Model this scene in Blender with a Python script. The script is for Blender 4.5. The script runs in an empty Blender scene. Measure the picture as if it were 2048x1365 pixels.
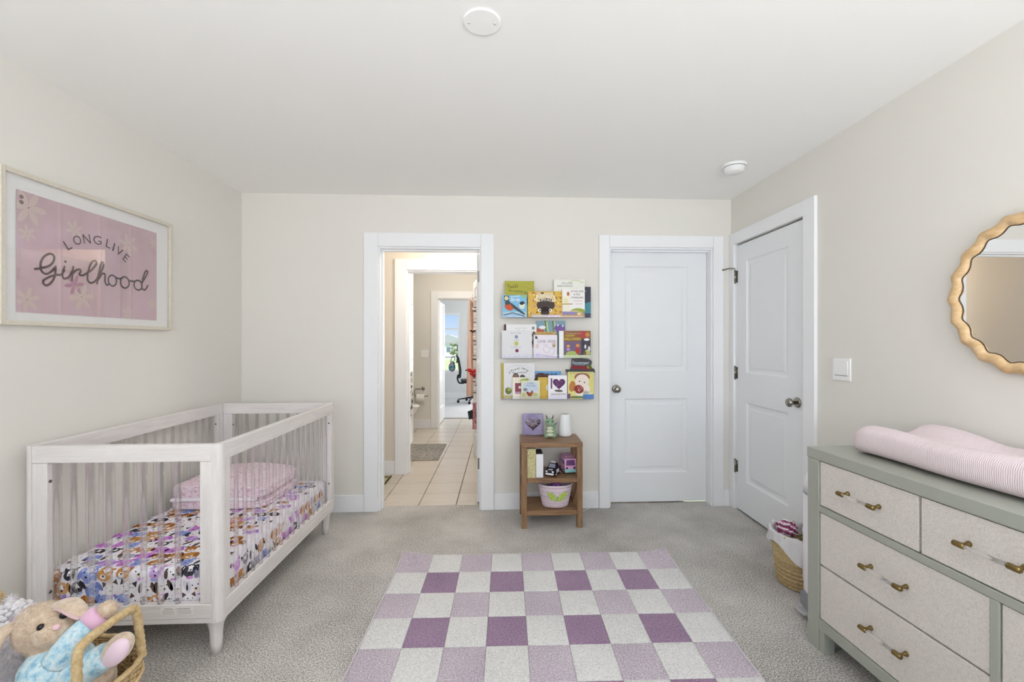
import bpy, bmesh, math, random
from mathutils import Matrix, Vector
random.seed(7)
scene = bpy.context.scene
C = scene.collection
PI = math.pi
R = math.radians

# ------------------------------------------------------------------ camera
cam_data = bpy.data.cameras.new('camera')
cam = bpy.data.objects.new('camera', cam_data)
C.objects.link(cam)
cam.location = (0, 0, 1.307)
cam.rotation_euler = (R(90), 0, R(-2.5))
cam_data.sensor_width = 36.0
cam_data.lens = 890.0 * 36.0 / 2048.0
cam_data.shift_x = -17.0 / 2048.0
cam_data.shift_y = 1.5 / 2048.0
cam_data.clip_start = 0.05
cam_data.clip_end = 500
scene.camera = cam

# ------------------------------------------------------------------ world, daylight, exposure
world = bpy.data.worlds.new('sky'); scene.world = world; world.use_nodes = True
wn = world.node_tree; wn.nodes.clear()
wo = wn.nodes.new('ShaderNodeOutputWorld'); wb = wn.nodes.new('ShaderNodeBackground')
wtc = wn.nodes.new('ShaderNodeTexCoord'); wsp = wn.nodes.new('ShaderNodeSeparateXYZ'); sk = wn.nodes.new('ShaderNodeValToRGB')
_el = sk.color_ramp.elements; _el[0].color = (.80, .85, .90, 1); _el[1].color = (.16, .34, .72, 1)
_e = _el.new(0.02); _e.color = (.64, .77, .93, 1); _e = _el.new(0.09); _e.color = (.36, .58, .90, 1)
wn.links.new(wtc.outputs['Generated'], wsp.inputs[0]); wn.links.new(wsp.outputs['Z'], sk.inputs[0])
wb.inputs['Strength'].default_value = 0.95
wn.links.new(sk.outputs[0], wb.inputs[0]); wn.links.new(wb.outputs[0], wo.inputs[0])

def area(name, loc, rot, sx, sy, power, col=(1, 1, 1), spread=180):
    d = bpy.data.lights.new(name, 'AREA'); d.shape = 'RECTANGLE'; d.size = sx; d.size_y = sy
    d.energy = power; d.color = col; d.spread = R(spread)
    o = bpy.data.objects.new(name, d); C.objects.link(o); o.location = loc; o.rotation_euler = rot
    return o
DAY = (0.95, 0.98, 1.02)
sun_d = bpy.data.lights.new('sun', 'SUN'); sun_d.energy = 6.5; sun_d.angle = R(0.6); sun_d.color = (1.0, .97, .92)
sun = bpy.data.objects.new('sun', sun_d); C.objects.link(sun); sun.rotation_euler = (R(17), 0, R(8))
# area lights added in the three windows behind the camera, tilted up for ceiling bounce
for wx, wpow in ((-1.2, 24), (0.0, 34), (1.2, 54)):
    area('window_daylight', (wx, -1.33, 1.45), (R(150), 0, 0), 0.84, 1.5, wpow, DAY)
# fill light added to brighten the far room, before its added second window
area('far_window_daylight', (0.35, 10.30, 1.3), (R(-90), 0, 0), 0.9, 1.3, 55, (0.95, 0.98, 1.0))

vs = scene.view_settings
vs.view_transform = 'Standard'; vs.look = 'None'; vs.gamma = 1.0; vs.use_curve_mapping = False
vs.exposure = 0.18
cy = scene.cycles
cy.max_bounces = 10; cy.diffuse_bounces = 6; cy.glossy_bounces = 4; cy.transmission_bounces = 8
cy.transparent_max_bounces = 24; cy.use_denoising = True
cy.sample_clamp_indirect = 6.0; cy.use_adaptive_sampling = True; cy.adaptive_threshold = 0.03

# ------------------------------------------------------------------ materials
def lin(h):
    h = h.lstrip('#'); out = []
    for i in (0, 2, 4):
        c = int(h[i:i+2], 16) / 255.0
        out.append(c / 12.92 if c <= 0.04045 else ((c + 0.055) / 1.055) ** 2.4)
    return (out[0], out[1], out[2], 1.0)
MC = {}
def mat(h, rough=0.6, metal=0.0, spec=0.5, sheen=0.0, coat=0.0):
    k = (h, rough, metal, spec, sheen, coat)
    if k in MC: return MC[k]
    m = bpy.data.materials.new('surface_' + h.lstrip('#')); m.use_nodes = True
    b = m.node_tree.nodes['Principled BSDF']
    b.inputs['Base Color'].default_value = lin(h); b.inputs['Roughness'].default_value = rough
    b.inputs['Metallic'].default_value = metal; b.inputs['Specular IOR Level'].default_value = spec
    b.inputs['Sheen Weight'].default_value = sheen; b.inputs['Coat Weight'].default_value = coat
    MC[k] = m; return m
def nodes_of(name, rough=0.6):
    m = bpy.data.materials.new(name); m.use_nodes = True
    nt = m.node_tree; b = nt.nodes['Principled BSDF']; b.inputs['Roughness'].default_value = rough
    tc = nt.nodes.new('ShaderNodeTexCoord')
    return m, nt, b, tc
def ramp(nt, stops, fac):
    r = nt.nodes.new('ShaderNodeValToRGB'); e = r.color_ramp.elements
    e[0].position, e[0].color = stops[0][0], lin(stops[0][1])
    e[1].position, e[1].color = stops[-1][0], lin(stops[-1][1])
    for p, c in stops[1:-1]:
        x = e.new(p); x.color = lin(c)
    nt.links.new(fac, r.inputs[0]); return r
def noise(nt, vec, scale, detail=4, rough=0.6, stretch=None, dist=0.0):
    n = nt.nodes.new('ShaderNodeTexNoise'); n.inputs['Scale'].default_value = scale
    n.inputs['Detail'].default_value = detail; n.inputs['Roughness'].default_value = rough
    n.inputs['Distortion'].default_value = dist
    if stretch:
        mp = nt.nodes.new('ShaderNodeMapping'); mp.inputs['Scale'].default_value = stretch
        nt.links.new(vec, mp.inputs[0]); vec = mp.outputs[0]
    nt.links.new(vec, n.inputs['Vector']); return n
def bump(nt, b, height, strength, dist):
    u = nt.nodes.new('ShaderNodeBump'); u.inputs['Strength'].default_value = strength
    u.inputs['Distance'].default_value = dist
    nt.links.new(height, u.inputs['Height']); nt.links.new(u.outputs[0], b.inputs['Normal'])
def noisy(name, stops, scale, rough=0.7, stretch=None, bs=0.0, bd=0.001, detail=4, bscale=None, sheen=0.0, coords='Object'):
    m, nt, b, tc = nodes_of(name, rough)
    n = noise(nt, tc.outputs[coords], scale, detail, 0.6, stretch)
    nt.links.new(ramp(nt, stops, n.outputs['Fac']).outputs[0], b.inputs['Base Color'])
    if bs:
        h = n if bscale is None else noise(nt, tc.outputs[coords], bscale, 3, 0.6, stretch)
        bump(nt, b, h.outputs['Fac'], bs, bd)
    b.inputs['Sheen Weight'].default_value = sheen
    return m
def wood(name, stops, scale=6.0, stretch=(8, 1, 8), rough=0.5, bs=0.15):
    m, nt, b, tc = nodes_of(name, rough)
    n = noise(nt, tc.outputs['Object'], scale, 6, 0.65, stretch, 0.6)
    nt.links.new(ramp(nt, stops, n.outputs['Fac']).outputs[0], b.inputs['Base Color'])
    bump(nt, b, n.outputs['Fac'], bs, 0.0008); return m
def clear(name, tint='#ffffff', transp=0.5, rough=0.02, ior=1.49):
    """clear acrylic: straight-through share plus refracting glass"""
    m = bpy.data.materials.new(name); m.use_nodes = True; nt = m.node_tree; nt.nodes.clear()
    o = nt.nodes.new('ShaderNodeOutputMaterial'); mx = nt.nodes.new('ShaderNodeMixShader')
    t = nt.nodes.new('ShaderNodeBsdfTransparent'); g = nt.nodes.new('ShaderNodeBsdfGlass')
    t.inputs[0].default_value = lin(tint); g.inputs['Color'].default_value = lin(tint)
    g.inputs['Roughness'].default_value = rough; g.inputs['IOR'].default_value = ior
    mx.inputs[0].default_value = 1 - transp
    nt.links.new(t.outputs[0], mx.inputs[1]); nt.links.new(g.outputs[0], mx.inputs[2])
    nt.links.new(mx.outputs[0], o.inputs[0]); return m
def pane_mat(name, tint='#ffffff', refl=1.0, rough=0.0, ior=1.5):
    """thin flat pane: transparent with a Fresnel reflection"""
    m = bpy.data.materials.new(name); m.use_nodes = True; nt = m.node_tree; nt.nodes.clear()
    o = nt.nodes.new('ShaderNodeOutputMaterial'); mx = nt.nodes.new('ShaderNodeMixShader')
    t = nt.nodes.new('ShaderNodeBsdfTransparent'); g = nt.nodes.new('ShaderNodeBsdfGlossy')
    lw = nt.nodes.new('ShaderNodeLayerWeight'); lw.inputs['Blend'].default_value = 0.5
    t.inputs[0].default_value = lin(tint); g.inputs['Roughness'].default_value = rough
    pw = nt.nodes.new('ShaderNodeMath'); pw.operation = 'POWER'; pw.inputs[1].default_value = 5.0
    ml = nt.nodes.new('ShaderNodeMath'); ml.operation = 'MULTIPLY_ADD'; ml.inputs[1].default_value = 0.96 * refl; ml.inputs[2].default_value = 0.04 * refl
    nt.links.new(lw.outputs['Facing'], pw.inputs[0]); nt.links.new(pw.outputs[0], ml.inputs[0]); nt.links.new(ml.outputs[0], mx.inputs[0])
    nt.links.new(t.outputs[0], mx.inputs[1]); nt.links.new(g.outputs[0], mx.inputs[2])
    nt.links.new(mx.outputs[0], o.inputs[0]); return m

def paint(name, h, rough=0.75):
    m, nt, b, tc = nodes_of(name, rough)
    b.inputs['Base Color'].default_value = lin(h); b.inputs['Specular IOR Level'].default_value = 0.3
    n = noise(nt, tc.outputs['Object'], 260, 2); bump(nt, b, n.outputs['Fac'], 0.05, 0.0006); return m

M = {}
M['wall'] = paint('greige_wall_paint', '#e6e3dc', 0.8)
M['ceiling'] = paint('ceiling_paint', '#faf9f6', 0.9)
M['trim'] = mat('#f1f2f4', 0.42, spec=0.4)
M['door'] = mat('#eceef0', 0.45, spec=0.4)
M['nickel'] = mat('#9b968c', 0.22, 1.0)
M['brass'] = mat('#8c774b', 0.28, 1.0)
M['plastic'] = mat('#f4f4f3', 0.35)
M['dark'] = mat('#26242a', 0.5)
M['acrylic'] = clear('clear_acrylic', '#ffffff', 0.62)
M['ledge_acrylic'] = clear('ledge_acrylic', '#fcfcff', 0.75)
M['pane'] = pane_mat('window_pane', '#fbfdff', 0.6)
M['picture_glass'] = pane_mat('picture_glass', '#ffffff', 1.5)
M['mirror'] = mat('#fbfcfb', 0.01, 1.0)

def carpet_mat(name, stops, scale=170, dist=0.006):
    m, nt, b, tc = nodes_of(name, 0.95); b.inputs['Specular IOR Level'].default_value = 0.1
    n = noise(nt, tc.outputs['Object'], scale, 5, 0.75)
    n2 = noise(nt, tc.outputs['Object'], 2.2, 3, 0.6)
    a = nt.nodes.new('ShaderNodeMath'); a.operation = 'MULTIPLY_ADD'; a.inputs[1].default_value = 0.18
    nt.links.new(n2.outputs['Fac'], a.inputs[0]); nt.links.new(n.outputs['Fac'], a.inputs[2])
    nt.links.new(ramp(nt, stops, a.outputs[0]).outputs[0], b.inputs['Base Color'])
    n3 = noise(nt, tc.outputs['Object'], scale * 1.3, 3, 0.7)
    bump(nt, b, n3.outputs['Fac'], 0.9, dist); b.inputs['Sheen Weight'].default_value = 0.15
    return m
M['carpet'] = carpet_mat('beige_carpet', [(0.45, '#645f5a'), (0.57, '#b9b4ae'), (0.70, '#fbf7f2')], 165)
M['far_carpet'] = carpet_mat('pale_carpet', [(0.35, '#b9b6b8'), (0.7, '#dedde0')], 90)
WWS = [(0.25, '#d6d1ce'), (0.5, '#e1dcda'), (0.75, '#eae7e5')]; WNS = [(0.2, '#5f442f'), (0.5, '#8b6a4b'), (0.8, '#b28e6a')]
for _k, _st in (('x', (1.5, 14, 14)), ('y', (14, 1.5, 14)), ('z', (14, 14, 1.5))):
    M['whitewash_' + _k] = wood('whitewashed_wood_' + _k, WWS, 4, _st, 0.5, 0.08)
    M['walnut_' + _k] = wood('brown_acacia_' + _k, WNS, 3.2, _st, 0.4, 0.2)
M['pull_acrylic'] = clear('pull_acrylic', '#ffffff', 0.2)
M['oak'] = wood('light_oak', [(0.2, '#c19a68'), (0.5, '#d8b688'), (0.8, '#e9d0a8')], 9, (3, 3, 6), 0.45, 0.2)
M['sage'] = mat('#a5a89e', 0.4, spec=0.4)

# ------------------------------------------------------------------ mesh helpers
class MB:
    def __init__(s): s.v = []; s.f = []; s.m = []; s.s = []
    def add(s, vs, fs, mi=0, smooth=False, T=None):
        o = len(s.v)
        s.v += [tuple(T @ Vector(p)) for p in vs] if T else [tuple(p) for p in vs]
        s.f += [tuple(i + o for i in f) for f in fs]; s.m += [mi] * len(fs); s.s += [smooth] * len(fs)
        return s
    def box(s, x0, x1, y0, y1, z0, z1, mi=0, T=None):
        v = [(x0,y0,z0),(x1,y0,z0),(x1,y1,z0),(x0,y1,z0),(x0,y0,z1),(x1,y0,z1),(x1,y1,z1),(x0,y1,z1)]
        return s.add(v, [(0,3,2,1),(4,5,6,7),(0,1,5,4),(1,2,6,5),(2,3,7,6),(3,0,4,7)], mi, False, T)
    def rbox(s, x0, x1, y0, y1, z0, z1, r=0.004, seg=2, mi=0, T=None, smooth=True):
        bm = bmesh.new(); bmesh.ops.create_cube(bm, size=1)
        for v in bm.verts:
            v.co = ((x0+x1)/2 + v.co.x*(x1-x0), (y0+y1)/2 + v.co.y*(y1-y0), (z0+z1)/2 + v.co.z*(z1-z0))
        bmesh.ops.bevel(bm, geom=bm.edges[:], offset=min(r, .49*min(x1-x0, y1-y0, z1-z0)), segments=seg, affect='EDGES', profile=0.5)
        bm.verts.index_update()
        bm.normal_update()
        big = [max(abs(f.normal.x), abs(f.normal.y), abs(f.normal.z)) > .9999 for f in bm.faces]
        s.add([v.co[:] for v in bm.verts], [[v.index for v in f.verts] for f in bm.faces], mi, smooth, T)
        if smooth:
            n = len(big)
            for i, q in enumerate(big): s.s[len(s.s)-n+i] = not q
        bm.free(); return s
    def ell(s, c, r, nu=16, nv=10, mi=0, T=None, rot=None):
        vs = []; fs = []
        for j in range(nv + 1):
            t = PI * j / nv
            for i in range(nu):
                a = 2 * PI * i / nu
                p = Vector((r[0]*math.sin(t)*math.cos(a), r[1]*math.sin(t)*math.sin(a), r[2]*math.cos(t)))
                if rot: p = rot @ p
                vs.append(p + Vector(c))
        for j in range(nv):
            for i in range(nu):
                k = (i + 1) % nu
                fs.append((j*nu+i, (j+1)*nu+i, (j+1)*nu+k, j*nu+k))
        return s.add(vs, fs, mi, True, T)
    def tube(s, path, r, n=8, closed=False, mi=0, T=None, cap=True, flat=1.0):
        P = [Vector(p) for p in path]; L = len(P)
        rr = r if isinstance(r, (list, tuple)) else [r] * L
        vs = []; fs = []; up = None
        for i in range(L):
            a = P[(i-1) % L] if (closed or i > 0) else P[i]; b = P[(i+1) % L] if (closed or i < L-1) else P[i]
            t = (b - a).normalized() if (b - a).length > 1e-9 else Vector((0, 0, 1))
            if up is None:
                up = Vector((0, 0, 1)) if abs(t.z) < 0.9 else Vector((1, 0, 0))
            x = t.cross(up); x = x.normalized() if x.length > 1e-6 else t.orthogonal().normalized()
            y = x.cross(t).normalized(); up = y
            for k in range(n):
                q = 2 * PI * k / n
                vs.append(P[i] + x * math.cos(q) * rr[i] + y * math.sin(q) * rr[i] * flat)
        for i in range(L if closed else L - 1):
            j = (i + 1) % L
            for k in range(n):
                l = (k + 1) % n; fs.append((i*n+k, i*n+l, j*n+l, j*n+k))
        if cap and not closed:
            fs.append(tuple(range(n - 1, -1, -1))); fs.append(tuple((L-1)*n + k for k in range(n)))
        return s.add(vs, fs, mi, True, T)
    def lathe(s, prof, n=24, c=(0, 0, 0), mi=0, T=None, sx=1.0, sy=1.0, sm=True, axis='Z'):
        vs = []; fs = []
        for (r, z) in prof:
            for i in range(n):
                a = 2 * PI * i / n; x, y = r*math.cos(a)*sx, r*math.sin(a)*sy
                p = (x, y, z) if axis == 'Z' else ((z, x, y) if axis == 'X' else (x, z, y))
                vs.append((p[0]+c[0], p[1]+c[1], p[2]+c[2]))
        for j in range(len(prof) - 1):
            for i in range(n):
                k = (i + 1) % n; fs.append((j*n+i, j*n+k, (j+1)*n+k, (j+1)*n+i))
        fs.append(tuple(range(n - 1, -1, -1))); e = (len(prof)-1)*n; fs.append(tuple(e + i for i in range(n)))
        return s.add(vs, fs, mi, sm, T)
    def prism(s, poly, d0, d1, plane='XZ', mi=0, T=None):
        n = len(poly); g = {'XZ': lambda a, b, d: (a, d, b), 'YZ': lambda a, b, d: (d, a, b), 'XY': lambda a, b, d: (a, b, d)}[plane]
        vs = [g(a, b, d0) for a, b in poly] + [g(a, b, d1) for a, b in poly]
        fs = [tuple(range(n)), tuple(range(2*n-1, n-1, -1))] + [(i, i+n, (i+1) % n + n, (i+1) % n) for i in range(n)]
        return s.add(vs, fs, mi, False, T)
    def grid(s, fn, nu, nv, mi=0, T=None, closed_u=False, smooth=True):
        vs = [fn(i / (nu if closed_u else nu), j / nv) for j in range(nv + 1) for i in range(nu if closed_u else nu + 1)]
        w = nu if closed_u else nu + 1; fs = []
        for j in range(nv):
            for i in range(nu):
                k = (i + 1) % w; fs.append((j*w+i, j*w+k, (j+1)*w+k, (j+1)*w+i))
        return s.add(vs, fs, mi, smooth, T)
    def build(s, name, mats, parent=None, fix=True):
        me = bpy.data.meshes.new(name); me.from_pydata([tuple(v) for v in s.v], [], s.f)
        for m in (mats if isinstance(mats, (list, tuple)) else [mats]): me.materials.append(m)
        me.polygons.foreach_set('material_index', s.m); me.polygons.foreach_set('use_smooth', s.s)
        if fix:
            bm = bmesh.new(); bm.from_mesh(me); bmesh.ops.recalc_face_normals(bm, faces=bm.faces[:]); bm.to_mesh(me); bm.free()
        me.update(); o = bpy.data.objects.new(name, me); C.objects.link(o)
        if parent is not None: o.parent = parent
        return o
def tag(o, label, cat, group=None, kind=None):
    o['label'] = label; o['category'] = cat
    if group: o['group'] = group
    if kind: o['kind'] = kind
    return o
def thing(name, label, cat, loc=(0, 0, 0), rz=0.0, group=None, rx=0.0, kind=None):
    o = bpy.data.objects.new(name, None); C.objects.link(o); o.empty_display_size = 0.05
    o.location = loc; o.rotation_euler = (rx, 0, rz); return tag(o, label, cat, group, kind)
def struct(name, mb, m, label, cat):
    o = mb.build(name, m); return tag(o, label, cat, kind='structure')
def copy_part(src, parent, loc=None):
    o = src.copy(); C.objects.link(o); o.parent = parent
    if loc: o.location = loc
    return o

# ------------------------------------------------------------------ flat print: layered shapes on a surface
TXT = {}
def text_geo(t):
    if t in TXT: return TXT[t]
    cu = bpy.data.curves.new('lettering', 'FONT'); cu.body = t; cu.resolution_u = 2
    ob = bpy.data.objects.new('lettering', cu); C.objects.link(ob)
    bpy.context.view_layer.update()
    me = bpy.data.meshes.new_from_object(ob.evaluated_get(bpy.context.evaluated_depsgraph_get()))
    vs = [(v.co.x, v.co.y) for v in me.vertices]; fs = [tuple(p.vertices) for p in me.polygons]
    bpy.data.objects.remove(ob); bpy.data.curves.remove(cu); bpy.data.meshes.remove(me)
    x0 = min(v[0] for v in vs); x1 = max(v[0] for v in vs); y0 = min(v[1] for v in vs); y1 = max(v[1] for v in vs)
    TXT[t] = (vs, fs, x0, x1, y0, y1); return TXT[t]
class Print:
    """2-D shapes laid on a surface; fn maps (a, b, offset) to 3-D"""
    def __init__(s, fn, step=0.00022, rough=0.55):
        s.fn = fn; s.mb = MB(); s.mats = []; s.lay = 1; s.step = step; s.rough = rough
    def mi(s, h):
        m = mat(h, s.rough, spec=0.3)
        if m not in s.mats: s.mats.append(m)
        return s.mats.index(m)
    def raw(s, pts, faces, h, lay=None):
        l = s.lay if lay is None else lay
        s.mb.add([s.fn(a, b, l * s.step) for a, b in pts], faces, s.mi(h)); 
        if lay is None: s.lay += 1
    def poly(s, pts, h, lay=None): s.raw(pts, [tuple(range(len(pts)))], h, lay)
    def rect(s, x0, x1, y0, y1, h, lay=None): s.poly([(x0,y0),(x1,y0),(x1,y1),(x0,y1)], h, lay)
    def ell(s, cx, cy, rx, ry, h, rot=0.0, n=14, lay=None, a0=0.0, a1=360.0):
        c, q = math.cos(rot), math.sin(rot); pts = [(cx, cy)]
        full = a1 - a0 >= 359.9; k = n if full else n + 1
        for i in range(k):
            t = R(a0 + (a1 - a0) * i / n); x, y = rx*math.cos(t), ry*math.sin(t)
            pts.append((cx + x*c - y*q, cy + x*q + y*c))
        fs = [(0, i+1, (i+1) % n + 1) if full else (0, i+1, i+2) for i in range(n)]
        s.raw(pts, fs, h, lay)
    def text(s, t, cx, cy, w, hgt, h, rot=0.0, lay=None):
        vs, fs, x0, x1, y0, y1 = text_geo(t); c, q = math.cos(rot), math.sin(rot); pts = []
        for x, y in vs:
            a = ((x-x0)/(x1-x0) - .5) * w; b = ((y-y0)/(y1-y0) - .5) * hgt
            pts.append((cx + a*c - b*q, cy + a*q + b*c))
        s.raw(pts, fs, h, lay)
    def line(s, pts, wd, h, lay=None):
        l = s.lay if lay is None else lay
        out = []; n = len(pts)
        for i in range(n):
            a = Vector(pts[max(i-1, 0)]); b = Vector(pts[min(i+1, n-1)]); d = (b - a)
            d = d.normalized() if d.length > 1e-9 else Vector((1, 0)); nn = Vector((-d.y, d.x)) * wd / 2
            p = Vector(pts[i]); out += [tuple(p + nn), tuple(p - nn)]
        s.raw(out, [(2*i, 2*i+1, 2*i+3, 2*i+2) for i in range(n-1)], h, l)
        for p in (pts[0], pts[-1]): s.ell(p[0], p[1], wd/2, wd/2, h, n=8, lay=l)
        if lay is None: s.lay += 1
    def done(s, name, parent):
        return s.mb.build(name, s.mats, parent, fix=False)
def smooth(pts, k=6):
    """Catmull-Rom through the points"""
    P = [Vector(p) for p in pts]; out = []
    for i in range(len(P) - 1):
        a, b, c, d = P[max(i-1, 0)], P[i], P[i+1], P[min(i+2, len(P)-1)]
        for j in range(k):
            t = j / k
            out.append(tuple(0.5*((2*b) + (c-a)*t + (2*a-5*b+4*c-d)*t*t + (3*b-3*c+d-a)*t**3)))
    out.append(tuple(P[-1])); return out

# ================================================================== THE SETTING
XL, XR, YB, YF, H = -1.972, 1.833, 3.474, -1.25, 2.44
struct('floor', MB().box(XL-.1, XR+.1, YF-.1, 3.578, -.08, 0), M['carpet'], 'beige cut-pile wall-to-wall carpet of the nursery', 'floor')
struct('ceiling', MB().box(XL-.12, XR+.12, YF-.12, YB+.115, H, H+.1), M['ceiling'], 'plain off-white nursery ceiling', 'ceiling')
def wall_y(mb, y0, y1, x0, x1, holes, h=H, z0=0.0):
    """wall across X with rectangular holes (x0, x1, z0, z1)"""
    xs = sorted(holes); cur = x0
    for (a, b, c, d) in xs:
        mb.box(cur, a, y0, y1, z0, h)
        if c > z0: mb.box(a, b, y0, y1, z0, c)
        if d < h: mb.box(a, b, y0, y1, d, h)
        cur = b
    mb.box(cur, x1, y0, y1, z0, h); return mb
def wall_x(mb, x0, x1, y0, y1, holes, h=H):
    cur = y0
    for (a, b, c, d) in sorted(holes):
        mb.box(x0, x1, cur, a, 0, h)
        if c > 0: mb.box(x0, x1, a, b, 0, c)
        if d < h: mb.box(x0, x1, a, b, d, h)
        cur = b
    mb.box(x0, x1, cur, y1, 0, h); return mb
struct('wall_back', wall_y(MB(), YB, YB+.115, XL-.12, XR+.12, [(-.944, -.156, 0, 2.04), (.85, 1.682, 0, 2.052)]), M['wall'], 'pale greige back wall with the two doorways', 'wall')
struct('wall_left', MB().box(XL-.12, XL, YF-.12, YB, 0, H), M['wall'], 'pale greige left wall behind the crib', 'wall')
struct('wall_right', wall_x(MB(), XR, XR+.12, YF-.12, YB, [(2.604, 3.404, 0, 2.066)]), M['wall'], 'pale greige right wall behind the dresser', 'wall')
WINX = (-1.2, 0.0, 1.2)
struct('wall_front', wall_y(MB(), YF-.12, YF, XL, XR, [(x-.43, x+.43, .68, 2.22) for x in WINX]), M['wall'], 'nursery wall with three windows opposite the doorways', 'wall')
def window(name, y, x0, x1, z0, z1, bars_z, bars_x, label, fw=.05, yd=.05):
    w = thing(name, label, 'window', (0, y, 0), kind='structure')
    fr = MB()
    fr.box(x0, x0+fw, 0, yd, z0, z1); fr.box(x1-fw, x1, 0, yd, z0, z1); fr.box(x0+fw, x1-fw, 0, yd, z0, z0+fw); fr.box(x0+fw, x1-fw, 0, yd, z1-fw, z1)
    fr.build('frame', M['trim'], w)
    for z in bars_z: MB().box(x0+fw, x1-fw, .005, yd-.005, z-.017, z+.017).build('glazing_bar', M['trim'], w)
    for x in bars_x: MB().box(x-.012, x+.012, .008, yd-.008, z0+fw, z1-fw).build('glazing_bar', M['trim'], w)
    zs = [z0+fw] + list(bars_z) + [z1-fw]
    for a, b in zip(zs, zs[1:]): MB().box(x0+fw, x1-fw, yd/2-.002, yd/2+.002, a+.003, b-.003).build('pane', M['pane'], w)
    return w
for i, x in enumerate(WINX):
    window('window_%d' % (i+1), YF-.07, x-.43, x+.43, .68, 2.22, (1.45,), (), 'white sash window in the wall opposite the doorways, number %d from the crib side' % (i+1))
    tr = MB(); y0, y1 = YF-.001, YF+.018
    tr.box(x-.52, x-.43, y0, y1, .59, 2.31); tr.box(x+.43, x+.52, y0, y1, .59, 2.31); tr.box(x-.43, x+.43, y0, y1, 2.22, 2.31); tr.box(x-.43, x+.43, y0, y1+.03, .59, .68)
    struct('trim_%d' % (i+1), tr, M['trim'], 'white casing around a window opposite the doorways', 'trim')

def casing_y(name, y, xa, xb, xc, xd, top0, top1, label, jamb=None, right=True):
    """door casing on a wall facing -Y: outer xa..xd, inner xb..xc"""
    t = thing(name, label, 'trim', (0, y, 0), kind='structure')
    def leg(a, b): 
        m = MB().rbox(a, b, -.019, .001, 0, top1, .003); return m.build('casing', M['trim'], t)
    leg(xa, xb)
    if right: leg(xc, xd)
    MB().rbox(xb+.0005, xc-.0005, -.0185, .001, top0, top1, .003).build('head_casing', M['trim'], t)
    if jamb:
        d = jamb
        MB().box(xb, xb+.012, .001, d, 0, top0).build('jamb', M['trim'], t)
        MB().box(xc-.012, xc, .001, d, 0, top0).build('jamb', M['trim'], t)
        MB().box(xb+.012, xc-.012, .001, d, top0-.012, top0).build('jamb', M['trim'], t)
        MB().box(xb+.012, xb+.024, d*.42, d*.72, 0, top0-.012).build('door_stop', M['trim'], t)
        MB().box(xb+.024, xc-.012, d*.42, d*.72, top0-.024, top0-.012).build('door_stop', M['trim'], t)
    return t
casing_y('trim_4', YB, -1.052, -.944, -.156, -.055, 2.04, 2.146, 'white casing around the open doorway left of the book ledges', .115)
casing_y('trim_5', YB, .768, .85, 1.682, 1.764, 2.052, 2.146, 'white casing around the closed door right of the book ledges', .1)
# casing of the door in the right wall
t6 = thing('trim_6', 'white casing around the door in the right wall', 'trim', (XR, 0, 0), kind='structure')
MB().rbox(-.019, .001, 2.503, 2.604, 0, 2.158, .003).build('casing', M['trim'], t6)
MB().rbox(-.019, .001, 3.404, 3.4735, 0, 2.158, .003).build('casing', M['trim'], t6)
MB().rbox(-.0185, .001, 2.6045, 3.4035, 2.066, 2.158, .003).build('head_casing', M['trim'], t6)
MB().box(.001, .119, 2.604, 2.612, 0, 2.066).build('jamb', M['trim'], t6)
MB().box(.001, .119, 3.396, 3.404, 0, 2.066).build('jamb', M['trim'], t6)
MB().box(.060, .119, 2.612, 3.396, 0, 2.066).build('jamb', mat('#3b3836', .8), t6)  # dark backing panel; the shade of the door gap is put into its colour

def baseboard(name, segs, label):
    b = MB()
    for (x0, x1, y0, y1) in segs: b.rbox(x0, x1, y0, y1, 0, .13, .003)
    return struct(name, b, M['trim'], label, 'baseboard')
baseboard('baseboard_back', [(XL+.002, -1.0535, YB-.014, YB-.0005), (-.0535, .7665, YB-.014, YB-.0005), (1.7655, XR-.02, YB-.014, YB-.0005)], 'white baseboard along the back wall')
baseboard('baseboard_left', [(XL+.0005, XL+.014, YF, YB-.016)], 'white baseboard along the left wall behind the crib')
baseboard('baseboard_right', [(XR-.014, XR-.0005, YF, 2.5015)], 'white baseboard along the right wall behind the dresser')

# ------------------------------------------------------------------ doors
def panel_leaf(door, w, h, t, panels, T=None):
    """two-panel leaf, x 0..w, front face y=0 looking to -y"""
    st = MB(); x0, x1 = panels[0][0], panels[0][1]
    st.box(0, x0, 0, t, 0, h, T=T); st.box(x1, w, 0, t, 0, h, T=T)
    zs = sorted([(p[2], p[3]) for p in panels]); cur = 0
    for a, b in zs: st.box(x0, x1, 0, t, cur, a, T=T); cur = b
    st.box(x0, x1, 0, t, cur, h, T=T)
    lf = st.build('leaf', M['door'], door)
    for (a, b, c, d) in panels:
        for side in (0, 1):
            rings = [(0, 0), (.006, .008), (.016, .011), (.034, .011), (.05, .006)]
            vs = []; fs = []
            for ins, dep in rings:
                y = dep if side == 0 else t - dep
                vs += [(a+ins, y, c+ins), (b-ins, y, c+ins), (b-ins, y, d-ins), (a+ins, y, d-ins)]
            for k in range(len(rings) - 1):
                for i in range(4):
                    j = (i + 1) % 4; fs.append((4*k+i, 4*k+j, 4*k+4+j, 4*k+4+i))
            e = 4 * (len(rings) - 1); fs.append((e, e+1, e+2, e+3))
            MB().add(vs, fs, 0, False, T).build('panel', M['door'], lf, fix=False)
    return lf
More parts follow.
